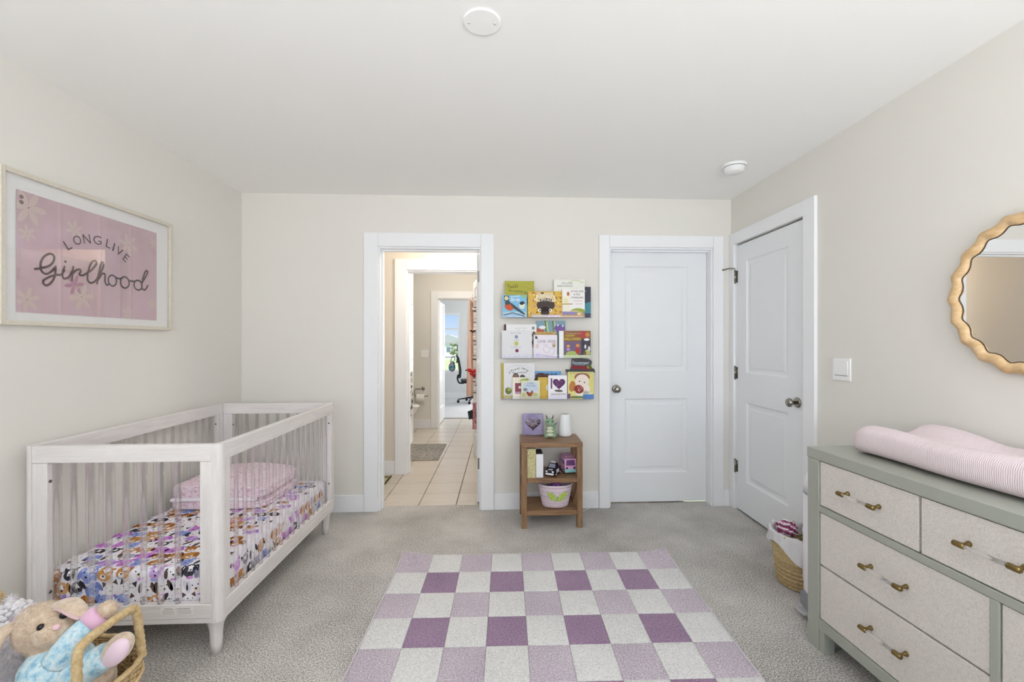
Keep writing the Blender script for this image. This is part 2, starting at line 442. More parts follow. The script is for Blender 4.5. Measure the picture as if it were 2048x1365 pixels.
def knob(parent, c, axis, sgn):
    """round door knob with rosette; axis of the spindle, sgn the way it sticks out"""
    pr = [(.001, 0), (.032, 0), (.033, .004), (.029, .010), (.014, .012), (.011, .016), (.0105, .034), (.017, .038), (.026, .047), (.028, .056), (.024, .066), (.012, .071), (.001, .072)]
    T = Matrix.Translation(c) @ (Matrix.Rotation(R(90 * -sgn), 4, 'X') if axis == 'Y' else Matrix.Rotation(R(90 * sgn), 4, 'Y'))
    k = MB().lathe(pr[:5] + [(.001, .012)], 24, T=T).build('rosette', M['nickel'], parent)
    MB().lathe([(.001, .012)] + pr[5:], 24, T=T).build('knob', M['nickel'], parent)
P2 = lambda w: [(.135, w-.155, .235, .835), (.135, w-.155, 1.055, 1.905)]
d1 = thing('door_1', 'closed white two-panel door with knob on its left, right of the book ledges', 'door', (.864, 3.556, .012), kind='structure')
panel_leaf(d1, .804, 2.022, .036, P2(.804)); knob(d1, (.062, 0, .915), 'Y', -1)
d2 = thing('door_2', 'closed white two-panel door in the right wall with three hinges', 'door', (XR+.004, 3.394, .015), -PI/2, kind='structure')
panel_leaf(d2, .778, 2.038, .036, P2(.778)); knob(d2, (.715, 0, .915), 'Y', -1)
for z in (1.80, 1.05, .325):
    hg = MB().tube([(-.006, -.011, z-.045), (-.006, -.011, z+.045)], .0065, 10).box(-.001, .018, -.004, .0005, z-.045, z+.045).build('hinge', M['nickel'], d2)
    for q in (-.049, .049): MB().ell((-.006, -.011, z+q), (.007, .007, .006), 10, 6).build('finial', M['nickel'], hg)
MB().tube([(-.006, -.011, 1.865), (-.03, -.05, 1.868), (-.06, -.075, 1.862)], .005, 8).ell((-.064, -.079, 1.861), (.009, .009, .009), 10, 6).build('hinge_stop', mat('#8d8676', .3, .8), d2)
# bedroom door standing open into the passage, hinge edge towards the room
d3 = thing('door_3', 'white door standing open into the bathroom passage, seen edge-on', 'door', (-.163, 3.600, .014), PI/2, kind='structure')
panel_leaf(d3, .76, 2.015, .032, P2(.76))
for z in (1.82, .31): MB().rbox(-.003, .0005, .001, .026, z-.045, z+.045, .004).build('hinge', mat('#8b8884', .35, .9), d3)
MB().box(-.002, .0005, .004, .027, 1.05, 1.15).build('latch_plate', M['nickel'], d3)

# ------------------------------------------------------------------ passage, bathroom, far room
GW = paint('passage_paint', '#e2d9cd', 0.8)
struct('wall_passage', wall_y(MB(), 4.44, 4.55, -2.6, 1.4, [(-.933, -.15, 0, 2.015)]), GW, 'cream passage wall with the bathroom doorway', 'wall')
casing_y('trim_7', 4.44, -1.045, -.933, -.15, -.045, 2.015, 2.123, 'cream-lit white casing around the bathroom doorway', .11)
baseboard('baseboard_passage', [(-2.6, -1.0465, 4.426, 4.4395)], 'white baseboard of the cream passage wall')
struct('wall_passage_left', MB().box(-2.7, -2.6, 3.589, 4.44, 0, H), GW, 'left end wall of the passage', 'wall')
struct('wall_passage_right', MB().box(1.4, 1.5, 3.589, 4.44, 0, H), GW, 'right end wall of the passage', 'wall')
struct('ceiling', MB().box(-2.7, 1.5, 3.589, 6.9, H, H+.1), M['ceiling'], 'ceiling of the passage and bathroom', 'ceiling')
struct('wall_bath_left', MB().box(-2.3, -2.2, 4.55, 6.787, 0, H), M['wall'], 'left wall of the bathroom', 'wall')
struct('wall_bath_right', MB().box(.25, .35, 4.55, 6.787, 0, H), M['wall'], 'right wall of the bathroom', 'wall')
struct('wall_bath_far', wall_y(MB(), 6.787, 6.9, -2.6, 1.4, [(-.962, -.2, 0, 1.965)]), M['wall'], 'greige far wall of the bathroom with the toilet paper holder', 'wall')
casing_y('trim_8', 6.787, -1.059, -.962, -.2, -.1, 1.965, 2.071, 'white casing around the far doorway beyond the bathroom', .113)
baseboard('baseboard_bath', [(-2.2, -1.0605, 6.773, 6.7865)], 'white baseboard under the toilet paper holder')
# tiled floor
fl = struct('floor', MB().box(-2.7, 1.5, 3.578, 7.70, -.08, -.006), mat('#8d8377', .9), 'pale grout bed of the tiled passage and bathroom floor', 'floor')
TM = []
for i, st in enumerate([('#c6bcaf', '#d3cabf'), ('#c9bfb3', '#d6cdc2'), ('#c4b9ac', '#d1c8bc')]):
    m = noisy('stone_tile_%d' % i, [(.3, st[0]), (.7, st[1])], 5, .32, (1, 5, 1), .03, .001); TM.append(m)
shapes = []
for i in range(3):
    shapes.append(MB().rbox(-.1465, .1465, -.1400, .1400, -.012, .0, .0025, 1).build('tile', TM[i], fl))
k = 0
for ci in range(-4, 4):
    for ri in range(15):
        cx_, cy_ = -.81 + .30 * ci, 3.608 + .286 * ri
        if cy_ + .14 > 7.71 or cx_ < -1.9: continue
        if k < 3: o = shapes[k]
        else: o = shapes[random.randrange(3)].copy(); C.objects.link(o); o.parent = fl
        o.location = (cx_, cy_ + .1135, 0) ; k += 1
# tiled wing wall of the shower
wg = struct('wall_shower', MB().box(-1.256, -1.166, 4.55, 5.86, 0, H), mat('#c9c6c0', .8), 'shower wing wall clad in large pale tiles', 'wall')
tl = MB().rbox(-.005, .005, -.326, .326, -.176, .176, .002, 1).build('tile', mat('#dcdad5', .25), wg)
k = 0
for iy in range(2):
    for iz in range(6):
        o = tl if k == 0 else tl.copy()
        if k: C.objects.link(o); o.parent = wg
        o.location = (-1.161, 4.878 + .656*iy, .357*iz + .178); k += 1
MB().rbox(-1.262, -1.152, 5.8605, 5.90, 0, H, .004).build('edge_trim', M['plastic'], wg)
# bathroom door folded back
d4 = thing('door_4', 'white bathroom door standing open behind the peach towel', 'door', (-.168, 4.565, .014), R(100), kind='structure')
panel_leaf(d4, .74, 1.985, .034, P2(.74))
# far room
struct('floor', MB().box(-3.2, 1.6, 7.70, 10.36, -.08, 0), M['far_carpet'], 'pale carpet of the far room beyond the bathroom', 'floor')
struct('ceiling', MB().box(-3.2, 1.6, 6.9, 10.47, H, H+.1), M['ceiling'], 'ceiling of the far room', 'ceiling')
WW = paint('far_room_paint', '#e6e7e8', 0.8)
struct('wall_far', wall_y(MB(), 10.355, 10.47, -3.2, 1.6, [(-2.2, -.945, .6, 1.977), (-.1, .8, .62, 1.977)]), WW, 'pale far wall of the room beyond the bathroom', 'wall')
struct('wall_far_left', MB().box(-3.3, -3.2, 6.9, 10.47, 0, H), WW, 'left wall of the far room', 'wall')
struct('wall_far_right', MB().box(1.6, 1.7, 6.9, 10.47, 0, H), WW, 'right wall of the far room', 'wall')
baseboard('baseboard_far', [(-3.2, 1.6, 10.341, 10.3545)], 'white baseboard below the far window')
window('window_4', 10.36, -2.2, -.945, .6, 1.977, (.948, 1.284, 1.608), (-1.57,), 'white gridded far window with blue sky behind the office chair', .05)
window('window_5', 10.36, -.1, .8, .62, 1.977, (1.3,), (), 'second window of the far room, hidden behind the doors', .05)  # window added out of sight to go with the far room fill light
d5 = thing('door_5', 'white door opened into the far room, flat against the passage left of the chair', 'door', (-.966, 6.905, .012), PI/2, kind='structure')
panel_leaf(d5, .78, 1.93, .034, P2(.78))
MB().box(.30, .301, -.001, 0, .9, 1.0).build('latch_plate', M['nickel'], d5)
# wall panel frame on the far wall
pf = MB(); 
for (a, b, c, d) in ((-.80, -.78, .95, 1.45), (-.44, -.42, .95, 1.45), (-.78, -.44, .95, .97), (-.78, -.44, 1.43, 1.45)): pf.box(a, b, 10.345, 10.3548, c, d)
struct('trim_9', pf, M['trim'], 'thin white panel moulding on the far wall beside the far window', 'trim')

# lamps of the passage and the bathroom
def flush_lamp(loc, power, label, col):
    L = thing('ceiling_lamp', label, 'lamp', loc)
    MB().lathe([(.001, -.02), (.15, -.02), (.15, 0), (.001, 0)], 28).build('base', M['plastic'], L)
    g = bpy.data.materials.new('lit_diffuser'); g.use_nodes = True; b = g.node_tree.nodes['Principled BSDF']
    b.inputs['Base Color'].default_value = (.9, .88, .84, 1); b.inputs['Emission Color'].default_value = (*col, 1); b.inputs['Emission Strength'].default_value = 3.0
    MB().lathe([(.001, -.075), (.06, -.07), (.11, -.05), (.135, -.0201), (.001, -.0201)], 28).build('diffuser', g, L)
    d = bpy.data.lights.new('lamp_glow', 'POINT'); d.energy = power; d.color = col; d.shadow_soft_size = .12
    o = bpy.data.objects.new('lamp_glow', d); C.objects.link(o); o.location = (loc[0], loc[1], loc[2]-.2)
flush_lamp((-.2, 3.95, H), 21, 'round flush ceiling lamp of the cream passage', (1.0, .89, .76))
flush_lamp((-.7, 5.7, H), 15, 'round flush ceiling lamp of the bathroom', (1.0, .92, .82))

# ================================================================== CRIB
cx0, cx1, cy0, cy1 = -1.925, -1.150, 1.875, 3.140
crib = thing('crib', 'whitewashed wooden baby crib with clear acrylic slats', 'crib', (0, 0, 0))
crib.location = ((cx0+cx1)/2, (cy0+cy1)/2, 0); ox, oy = crib.location.x, crib.location.y
a0, a1, b0, b1 = cx0-ox, cx1-ox, cy0-oy, cy1-oy
def corner_post(sx, sy):
    # quarter-round outer corner column
    w, r = .036, .030; pts = [(0, 0), (w, 0)]
    pts = [(0, 0), (w, 0), (w, w-r)] + [(w-r+r*math.cos(t), w-r+r*math.sin(t)) for t in [R(9*i) for i in range(1, 11)]] + [(0, w)]
    x = a1 - w if sx > 0 else a0 + w; y = b1 - w if sy > 0 else b0 + w
    MB().prism([(x + sx*p, y + sy*q) for p, q in pts], .152, .886, 'XY').build('corner_post', M['whitewash_z'], crib)
    lg = [(.042, .152), (.039, .146), (.0315, .130), (.0265, .108), (.0240, .08), (.0225, .045), (.0205, 0)]
    MB().lathe([(.001, .152)] + lg + [(.001, 0)], 20, (a1-.046 if sx > 0 else a0+.046, b1-.050 if sy > 0 else b0+.050, 0)).build('leg', M['whitewash_z'], crib)
for sx in (-1, 1):
    for sy in (-1, 1): corner_post(sx, sy)
wp = .0362
def rail_x(yf, sgn):
    """end panel, face at yf, depth inwards sgn"""
    y0, y1 = sorted((yf, yf + sgn*.030)); x0, x1 = a0+wp, a1-wp
    MB().rbox(x0, x1, y0, y1, .816, .886, .003).build('top_rail', M['whitewash_x'], crib)
    br = MB().rbox(x0, x1, y0, y1, .172, .232, .003).build('bottom_rail', M['whitewash_x'], crib)
    MB().rbox(x0-.02, x1+.02, *sorted((yf - sgn*-.002, yf + sgn*.034)), .152, .1715, .002).build('base_strip', M['whitewash_x'], crib)
    for (p, q, s) in ((x0, x0+.058, 1), (x1-.046, x1, -1)):
        st = MB().rbox(p, q, y0+.002, y1-.001, .2325, .8155, .002).build('stile', M['whitewash_z'], crib)
        xx = q if s > 0 else p
        for z in (.74, .29):
            MB().tube([(xx-.001*s, (y0+y1)/2, z), (xx+.0025*s, (y0+y1)/2, z)], .006, 12).build('screw', mat('#6b6763', .3, .9), st)
    sl = None
    for i in range(8):
        xc = -1.806 + .0684*i - ox; yc = (y0+y1)/2
        if sl is None: sl = MB().tube([(0, 0, .2325), (0, 0, .8155)], .0115, 16).build('slat', M['acrylic'], crib)
        else: sl = copy_part(sl, crib)
        sl.location = (xc, yc, 0)
    return br
front_rail = rail_x(b0, 1); rail_x(b1, -1)
def rail_y(xf, sgn):
    x0, x1 = sorted((xf, xf + sgn*.030)); y0, y1 = b0+wp, b1-wp
    MB().rbox(x0, x1, y0, y1, .816, .886, .003).build('top_rail', M['whitewash_y'], crib)
    MB().rbox(x0, x1, y0, y1, .172, .232, .003).build('bottom_rail', M['whitewash_y'], crib)
    MB().rbox(*sorted((xf + sgn*.002, xf + sgn*.034)), y0-.02, y1+.02, .152, .1715, .002).build('base_strip', M['whitewash_y'], crib)
    for (p, q, s) in ((y0, y0+.036, 1), (y1-.036, y1, -1)):
        st = MB().rbox(x0+.002, x1-.002, p, q, .2325, .8155, .002).build('stile', M['whitewash_z'], crib)
        yy = q if s > 0 else p
        for z in (.755, .345):
            MB().tube([((x0+x1)/2, yy-.001*s, z), ((x0+x1)/2, yy+.0025*s, z)], .005, 12).build('screw', mat('#6b6763', .3, .9), st)
    sl = None
    for i in range(16):
        yc = 2.012 + .0665*i - oy
        if sl is None: sl = MB().tube([(0, 0, .2325), (0, 0, .8155)], .0095, 14).build('slat', M['acrylic'], crib)
        else: sl = copy_part(sl, crib)
        sl.location = ((x0+x1)/2, yc, 0)
rail_y(a1, -1); rail_y(a0, 1)
MB().box(a0+.035, a1-.035, b0+.035, b1-.035, .185, .200).build('mattress_support', mat('#cfc6bd', .7), crib)
# the warning sticker on the front rail
sx0, sx1 = -1.385-ox, -1.255-ox
lb = MB().box(sx0, sx1, b0-.0006, b0+.001, .192, .222).build('warning_label', mat('#efeae6', .5), front_rail)
pr = Print(lambda a, b, o: (a, b0-.0006-o, b))
pr.text('WARNING', sx0+.030, .2165, .035, .006, '#5a5652', lay=1); pr.text('AVERTISSEMENT', sx0+.092, .2165, .052, .006, '#5a5652', lay=1)
for j in range(5):
    for (p, q) in ((.006, .058), (.066, .126)): pr.rect(sx0+p, sx0+q-.006*(j % 2), .209-.0035*j, .2102-.0035*j, '#a9a49f', 1)
pr.rect(sx0+.0625, sx0+.0632, .193, .221, '#8b8782', 1)
pr.done('label_print', lb)

# ------------------------------------------------------------------ mattress with dog-face sheet
mx0, mx1, my0, my1, mz0, mz1 = -1.882, -1.193, 1.915, 3.100, .2005, .362
mattress = thing('crib_mattress', 'crib mattress in a fitted sheet printed with cartoon dog faces', 'mattress', ((mx0+mx1)/2, (my0+my1)/2, mz0))
lx, ly, lz = mattress.location
sheet = noisy('white_cotton_sheet', [(.3, '#e9e4ee'), (.7, '#f3eff6')], 30, .85, None, .15, .002, bscale=12)
MB().rbox(mx0-lx, mx1-lx, my0-ly, my1-ly, 0, mz1-lz, .028, 4).build('sheet', sheet, mattress)
rr_ = .028; hf = (mz1 - mz0) - rr_; arc = rr_ * PI / 2; topl = (my1 - my0) - 2*rr_
def mapA(x, s, o):
    o += .0013*max(0.0, min(1.0, (s-hf+.02)/.015, (hf+arc+.02-s)/.015))
    if s < hf: return (x, my0-ly-o, s)
    if s < hf + arc:
        t = (s - hf) / rr_; return (x, my0-ly+rr_-(rr_+o)*math.cos(t), hf + (rr_+o)*math.sin(t))
    return (x, my0-ly+rr_+(s-hf-arc), mz1-lz+o)
def mapB(y, s, o):
    o += .0013*max(0.0, min(1.0, (s-hf+.02)/.015))
    if s < hf: return (mx1-lx+o, y, s)
    t = min((s - hf) / rr_, PI/2); return (mx1-lx-rr_+(rr_+o)*math.cos(t), y, hf + (rr_+o)*math.sin(t))
DOGS = [('#f4f1f6', '#5c4a44', 'w'), ('#b4712c', '#7d4a22', 'b'), ('#3f3b47', '#2f2c38', 'w'), ('#94a2dc', '#7686c8', 'b'), ('#cf8ad8', '#b766c6', 'b'), ('#d3a57c', '#b07c4e', 'w'), ('#f4f1f6', '#3a3640', 's'), ('#c08a4c', '#a8672c', 'f'), ('#a9a8b8', '#8b8aa0', 'b'), ('#f2eef5', '#dcd6e2', 'f'), ('#c9a6e0', '#a97dca', 'b'), ('#e8b9d8', '#cf8fbc', 'b')]
def dog(p, x, y, s, rot, k, rnd):
    head, ear, kind = DOGS[k % len(DOGS)]; c, q = math.cos(rot), math.sin(rot)
    def W(a, b): return (x + s*(a*c - b*q), y + s*(a*q + b*c))
    def E(a, b, rx, ry, h, lay, rt=0, n=12): P_ = W(a, b); p.ell(P_[0], P_[1], rx*s, ry*s, h, rot + rt, n, lay)
    turn = rnd.uniform(-.18, .18)
    if rnd.random() < .5: E(0, -.95, .5, .2, rnd.choice(['#cf8ad8', '#94a2dc', '#e7a6cf', '#a9c4e8']), 1)
    if kind == 'f':
        n = 26; pts = [W((1 + .12*(i % 2)) * .95*math.cos(2*PI*i/n), (1 + .12*(i % 2)) * .98*math.sin(2*PI*i/n)) for i in range(n)]
        p.raw([(x, y)] + pts, [(0, i+1, (i+1) % n + 1) for i in range(n)], head, 2)
    else: E(0, 0, .78, .92, head, 2)
    if rnd.random() < .45:
        for sg in (-1, 1): p.poly([W(sg*.35, .75), W(sg*.95, 1.15), W(sg*.98, .3)], ear, 3)
    else:
        E(-.88, .05, .3, .78, ear, 3, -.22); E(.88, .05, .3, .78, ear, 3, .22)
    if kind == 'w': E(turn, -.15, .3, .72, '#f6f2f4', 4)
    if kind == 's':
        for _ in range(9): E(rnd.uniform(-.6, .6), rnd.uniform(-.7, .7), .07, .07, '#37333c', 4, 0, 7)
    E(turn, -.42, .42, .34, '#f3e6dc' if kind in 'bf' and head not in ('#94a2dc', '#cf8ad8', '#c9a6e0') else head, 5)
    E(turn, -.30, .17, .12, '#2d2a33', 6); E(turn-.36, .18, .09, .1, '#2d2a33', 6, 0, 8); E(turn+.36, .18, .09, .1, '#2d2a33', 6, 0, 8)
    p.line([W(turn, -.4), W(turn, -.56)], .04*s, '#2d2a33', 6)
rnd = random.Random(11)
PICK = [0, 0, 0, 1, 1, 1, 2, 3, 3, 4, 4, 5, 5, 6, 6, 7, 7, 8, 9, 9, 10]
dp = Print(mapA, .00016, .85); smax = hf + arc + topl - .02; j = 0; s_ = .03
while s_ < smax:
    x = mx0 - lx + .040 + (.030 if j % 2 else 0); i = 0
    while x < mx1 - lx - .04:
        sc = .0300 * rnd.uniform(.88, 1.12)
        dog(dp, x + rnd.uniform(-.006, .006), s_ + rnd.uniform(-.006, .006), sc, rnd.uniform(-.45, .45), rnd.choice(PICK), rnd)
        x += .067; i += 1
    s_ += .058; j += 1
dp.done('dog_print', mattress)
dp = Print(mapB, .00016, .85)
for jj in range(2):
    y = my0 - ly + .05 + .03*jj
    while y < my1 - ly - .05:
        dog(dp, y + rnd.uniform(-.006, .006), .034 + .062*jj, .0285, rnd.uniform(-.4, .4), rnd.choice(PICK), rnd); y += .067
dp.done('dog_print', mattress)

# ------------------------------------------------------------------ folded pink quilt on the mattress
quilt = thing('folded_quilt', 'folded pink floral quilt lying at the far end of the crib mattress', 'quilt', (-1.60, 2.80, mz1+.001))
qm = nodes_of('pink_floral_cotton', .9); m_, nt_, b_, tc_ = qm
n1 = noise(nt_, tc_.outputs['Object'], 52, 4, .7); nt_.links.new(ramp(nt_, [(.38, '#d3a9bf'), (.47, '#e8d0db'), (.55, '#f5ecf0'), (.64, '#dab8cb'), (.72, '#cfb0c8')], n1.outputs['Fac']).outputs[0], b_.inputs['Base Color'])
n2 = noise(nt_, tc_.outputs['Object'], 14, 2); bump(nt_, b_, n2.outputs['Fac'], .5, .01)
def quilt_layer(name, z0, z1, w, d, m, seed, parent=quilt):
    rq = random.Random(seed); ph = [rq.uniform(0, 6) for _ in range(4)]
    def fn(u, v):
        # superellipse section swept: u around, v across height
        a = 2*PI*u; e = .28; ca, sa = math.cos(a), math.sin(a)
        px = math.copysign(abs(ca)**e, ca); py = math.copysign(abs(sa)**e, sa)
        r = (1 - abs(2*v-1)**7)**.5 if 0 < v < 1 else 0.0
        x, y = px*w/2*(.02+.98*r), py*d/2*(.02+.98*r)
        zz = z0 + (z1 - z0)*(.5 - .5*math.cos(PI*v))
        if v > .5: zz += (.010*math.sin(9*x+ph[0]) + .010*math.cos(8*y+ph[1])) * (v-.5)*2 - .045*max(0, x - .06)*2*(v)
        return (x, y + .006*math.sin(12*x+ph[2]), max(zz, 0.0))
    return MB().grid(fn, 56, 14, closed_u=True).build(name, m, parent)
quilt_layer('fold', 0, .060, .54, .48, m_, 1); quilt_layer('fold', .056, .140, .53, .46, m_, 3)
MB().rbox(-.245, .225, -.243, -.215, .046, .068, .010, 3).build('white_binding', mat('#f1eaf1', .9), quilt)

# ================================================================== AREA RUG
rug = thing('area_rug', 'checkered rug in white, lilac and mauve squares on the carpet', 'rug', (.213, 2.712, 0), R(-.7))
cw, ch = 1.600/9, .2055
WHITE = carpet_mat('white_pile', [(.4, '#c0bfbe'), (.62, '#e4e3e2'), (.8, '#f4f3f2')], 120, .004)
LILAC = carpet_mat('lilac_pile', [(.42, '#9c8f9c'), (.57, '#c8bac7'), (.74, '#f1e9f0')], 150, .006)
MAUVE = carpet_mat('mauve_pile', [(.42, '#735a76'), (.6, '#a387a4'), (.8, '#cdb4cc')], 150, .006)
def lift(x, y):
    a = math.exp(-(((x+.8)/.10)**2 + (y/.10)**2)); b = math.exp(-(((x-.8)/.09)**2 + (y/.08)**2))
    return .022*a + .018*b
def cell(x0, x1, y0, y1, hgt, m, seed):
    rs = random.Random(seed); n = 6; mb = MB(); g = .0004; e = .004
    xs = [x0+g, x0+g+e] + [x0+g+e+(x1-x0-2*g-2*e)*i/n for i in range(1, n)] + [x1-g-e, x1-g]
    ys = [y0+g, y0+g+e] + [y0+g+e+(y1-y0-2*g-2*e)*i/n for i in range(1, n)] + [y1-g-e, y1-g]
    K = len(xs); vs = []; fs = []
    for j, y in enumerate(ys):
        for i, x in enumerate(xs):
            edge = i in (0, K-1) or j in (0, K-1)
            vs.append((x, y, .0045 + lift(x, y) + (hgt*.86 if edge else hgt + rs.uniform(-.0008, .0008))))
    base = len(vs)
    for j in range(K-1):
        for i in range(K-1): fs.append((j*K+i, j*K+i+1, (j+1)*K+i+1, (j+1)*K+i))
    ring = [i for i in range(K)] + [j*K+K-1 for j in range(1, K)] + [(K-1)*K+i for i in range(K-2, -1, -1)] + [j*K for j in range(K-2, 0, -1)]
    for r_ in ring: vs.append((vs[r_][0], vs[r_][1], .0045 + lift(vs[r_][0], vs[r_][1])))
    for t in range(len(ring)):
        u = (t+1) % len(ring); fs.append((ring[t], base+t, base+u, ring[u]))
    mb.add(vs, fs, 0, True); return mb.build('pile_square', m, rug)
for r_ in range(11):
    for c_ in range(9):
        if r_ % 2 == 0: m, hh = (LILAC, .0085) if c_ % 2 == 0 else (WHITE, .0105)
        else: m, hh = (MAUVE, .0085) if c_ % 2 else (WHITE, .0105)
        cell(-.8+cw*c_, -.8+cw*(c_+1), -ch*(r_+1), -ch*r_, hh, m, r_*9+c_)
def rugbase(u, v):
    x = -.806 + 1.612*u; y = .006 - (11*ch+.012)*v; return (x, y, .0044 + lift(min(.8, max(-.8, x)), min(0, y)))
bk = MB().grid(rugbase, 40, 40); bk.grid(lambda u, v: tuple(Vector(rugbase(u, v)) - Vector((0, 0, .0042))), 40, 40)
bk.build('backing', mat('#cfc9cb', .95), rug, fix=False)
ed = [rugbase(0, i/40) for i in range(41)] + [rugbase(i/40, 1) for i in range(1, 41)] + [rugbase(1, 1-i/40) for i in range(1, 41)] + [rugbase(1-i/40, 0) for i in range(1, 40)]
MB().tube([(p[0], p[1], p[2]+.002) for p in ed], .0048, 6, True).build('binding', mat('#d6cfd6', .9), rug)

# ================================================================== DRESSER
dr = thing('dresser', 'sage green dresser with linen drawer fronts and clear bar pulls', 'dresser', (1.339, 1.889, 0), R(-90+2.5))
DL, DD = 1.422, .462       # local x runs along the front towards the camera, y into the wall
linen = nodes_of('linen_weave', .8); lm, lnt, lbs, ltc = linen
na = noise(lnt, ltc.outputs['Object'], 120, 4, .8, (10, 1, 1)); nb = noise(lnt, ltc.outputs['Object'], 120, 4, .8, (1, 1, 10))
ad = lnt.nodes.new('ShaderNodeMath'); ad.operation = 'ADD'; lnt.links.new(na.outputs['Fac'], ad.inputs[0]); lnt.links.new(nb.outputs['Fac'], ad.inputs[1])
hv = lnt.nodes.new('ShaderNodeMath'); hv.operation = 'MULTIPLY'; hv.inputs[1].default_value = .5; lnt.links.new(ad.outputs[0], hv.inputs[0])
lnt.links.new(ramp(lnt, [(.36, '#aca59e'), (.5, '#d8d1ca'), (.64, '#f1ece6')], hv.outputs[0]).outputs[0], lbs.inputs['Base Color']); bump(lnt, lbs, hv.outputs[0], .35, .001)
MB().rbox(-.002, DL+.002, -.002, DD, .8055, .85, .003).build('top', M['sage'], dr)
for x in (0, DL-.064):
    MB().rbox(x, x+.064, 0, DD, .0, .805, .002).build('side_panel', M['sage'], dr)
MB().rbox(.0645, .092, .002, .05, 0, .0925, .002).build('foot_block', M['sage'], dr)
MB().rbox(DL-.092, DL-.0645, .002, .05, 0, .0925, .002).build('foot_block', M['sage'], dr)
MB().rbox(.0645, DL-.0645, .0, DD-.01, .093, .137, .002).build('bottom_rail', M['sage'], dr)
MB().rbox(.0645, DL-.0645, .0, .03, .589, .6145, .002).build('middle_rail', M['sage'], dr)
MB().rbox(.6995, .7225, .0, .03, .1375, .5885, .002).build('divider', M['sage'], dr)
MB().box(.0645, DL-.0645, .034, DD-.02, .1375, .8050).build('inner_case', mat('#2f312d', .9), dr)
def drawer(x0, x1, z0, z1):
    d = MB().rbox(x0+.003, x1-.003, .005, .032, z0+.003, z1-.003, .0015).build('drawer', lm, dr)
    xm, zm = (x0+x1)/2, z0 + (z1-z0)*.52; hw = .068
    MB().tube([(xm-hw, -.030, zm), (xm+hw, -.030, zm)], .0058, 12).build('pull_bar', M['pull_acrylic'], d)
    for s in (-1, 1):
        T = Matrix.Translation((xm+s*hw, 0, zm))
        mm = MB().lathe([(.001, .006), (.0085, .006), (.0088, .002), (.006, -.004), (.0042, -.010), (.0042, -.022), (.0055, -.026), (.001, -.028)], 14, axis='Y', T=T)
        mm.tube([(-.016, -.030, 0), (-.013, -.030, 0), (.013, -.030, 0), (.016, -.030, 0)], [.0065, .0088, .0088, .0065], 14, T=T)
        mm.build('pull_mount', M['brass'], d)
w3 = (DL - .128 - .008) / 3
for i in range(3): drawer(.0645 + i*(w3+.004), .0645 + i*(w3+.004) + w3, .615, .8045)
for (p, q) in ((.0645, .699), (.723, DL-.0645)):
    drawer(p, q, .366, .5885); drawer(p, q, .1375, .3645)

# ------------------------------------------------------------------ changing pad
pad = thing('changing_pad', 'contoured changing pad in a pink crinkled muslin cover on the dresser', 'changing pad', (1.339, 1.889, .8505), R(-90+2.5))
pm, pnt, pb, ptc = nodes_of('pink_muslin', .9)
wv = pnt.nodes.new('ShaderNodeTexWave'); wv.wave_type = 'BANDS'; wv.bands_direction = 'X'; wv.inputs['Scale'].default_value = 58; wv.inputs['Distortion'].default_value = 2.6; wv.inputs['Detail'].default_value = 2; wv.inputs['Detail Scale'].default_value = .8
pnt.links.new(ptc.outputs['Object'], wv.inputs['Vector'])
pnt.links.new(ramp(pnt, [(.1, '#dcc8cd'), (.6, '#e8d8dc'), (.9, '#efe3e6')], wv.outputs['Color']).outputs[0], pb.inputs['Base Color']); bump(pnt, pb, wv.outputs['Color'], .30, .004)
PX0, PX1, PY0, PY1 = .115, .93, .085, .440
def padfn(u, v):
    # u around the cross-section (width), v along the length
    a = 2*PI*u; ca, sa = math.cos(a), math.sin(a); e = .55
    y = math.copysign(abs(ca)**e, ca); z = math.copysign(abs(sa)**e, sa)
    end = min(1.0, math.sin(PI*max(0.0, min(1, v)))**.0 if 0 < v < 1 else 0)
    t = abs(2*v - 1); k = (1 - t**14) ** .5 if t < 1 else 0.0
    x = PX0 + (PX1-PX0)*(.5 + .5*(math.copysign(1 - (1-t)**1.0, 2*v-1)))
    hh = .134 - .034*math.exp(-((v-.42)/.16)**2)*(1 if y < .2 else .3)
    dip = .055*max(0, 1 - (y/.72)**2) if z > 0 else 0
    zz = .5*hh + .5*hh*z*(.35 + .65*k) - dip*k
    return (x, (PY0+PY1)/2 - y*(PY1-PY0)/2*(.80+.20*k) + .006*math.sin(9*v), max(zz - .5*hh*(1-(.35+.65*k)), .0))
pmb = MB().grid(padfn, 48, 44, closed_u=True)
pmb.f.append(tuple(range(48))); pmb.m.append(0); pmb.s.append(True); pmb.f.append(tuple(44*48+i for i in range(48))); pmb.m.append(0); pmb.s.append(True)
pmb.build('cover', pm, pad)

# ================================================================== MIRROR, SWITCHES, CEILING FITTINGS, PICTURE
mir = thing('wall_mirror', 'round mirror in a twisted light wood frame on the right wall', 'mirror', (XR-.001, 1.4285, 1.476))
def mfr(u, v):
    a = 2*PI*u; p = 2*PI*v; N = 20
    w = 1 + .12*math.cos(N*a - p*1.0) + .04*math.cos(2*N*a + p)
    rad = .2700 + .0035*math.cos(N*a) + .0205*w*math.cos(p); dep = .020 + .0185*w*math.sin(p)
    return (-max(dep, 0.0005), rad*math.cos(a), rad*math.sin(a))
mf = MB(); mf.grid(lambda u, v: mfr(u, v), 240, 14, closed_u=True); mf.build('frame', M['oak'], mir)
def bead(t):
    N = 20; r = .2700 + .0035*math.cos(N*t) - .0205*(1 + .12*math.cos(N*t - PI) + .04*math.cos(2*N*t + PI)) - .0008
    return (-.0215, r*math.cos(t), r*math.sin(t))
rim = [bead(2*PI*i/400) for i in range(400)]
MB().tube(rim, .0016, 6, True).build('dark_bead', mat('#4a3a2a', .5), mir)
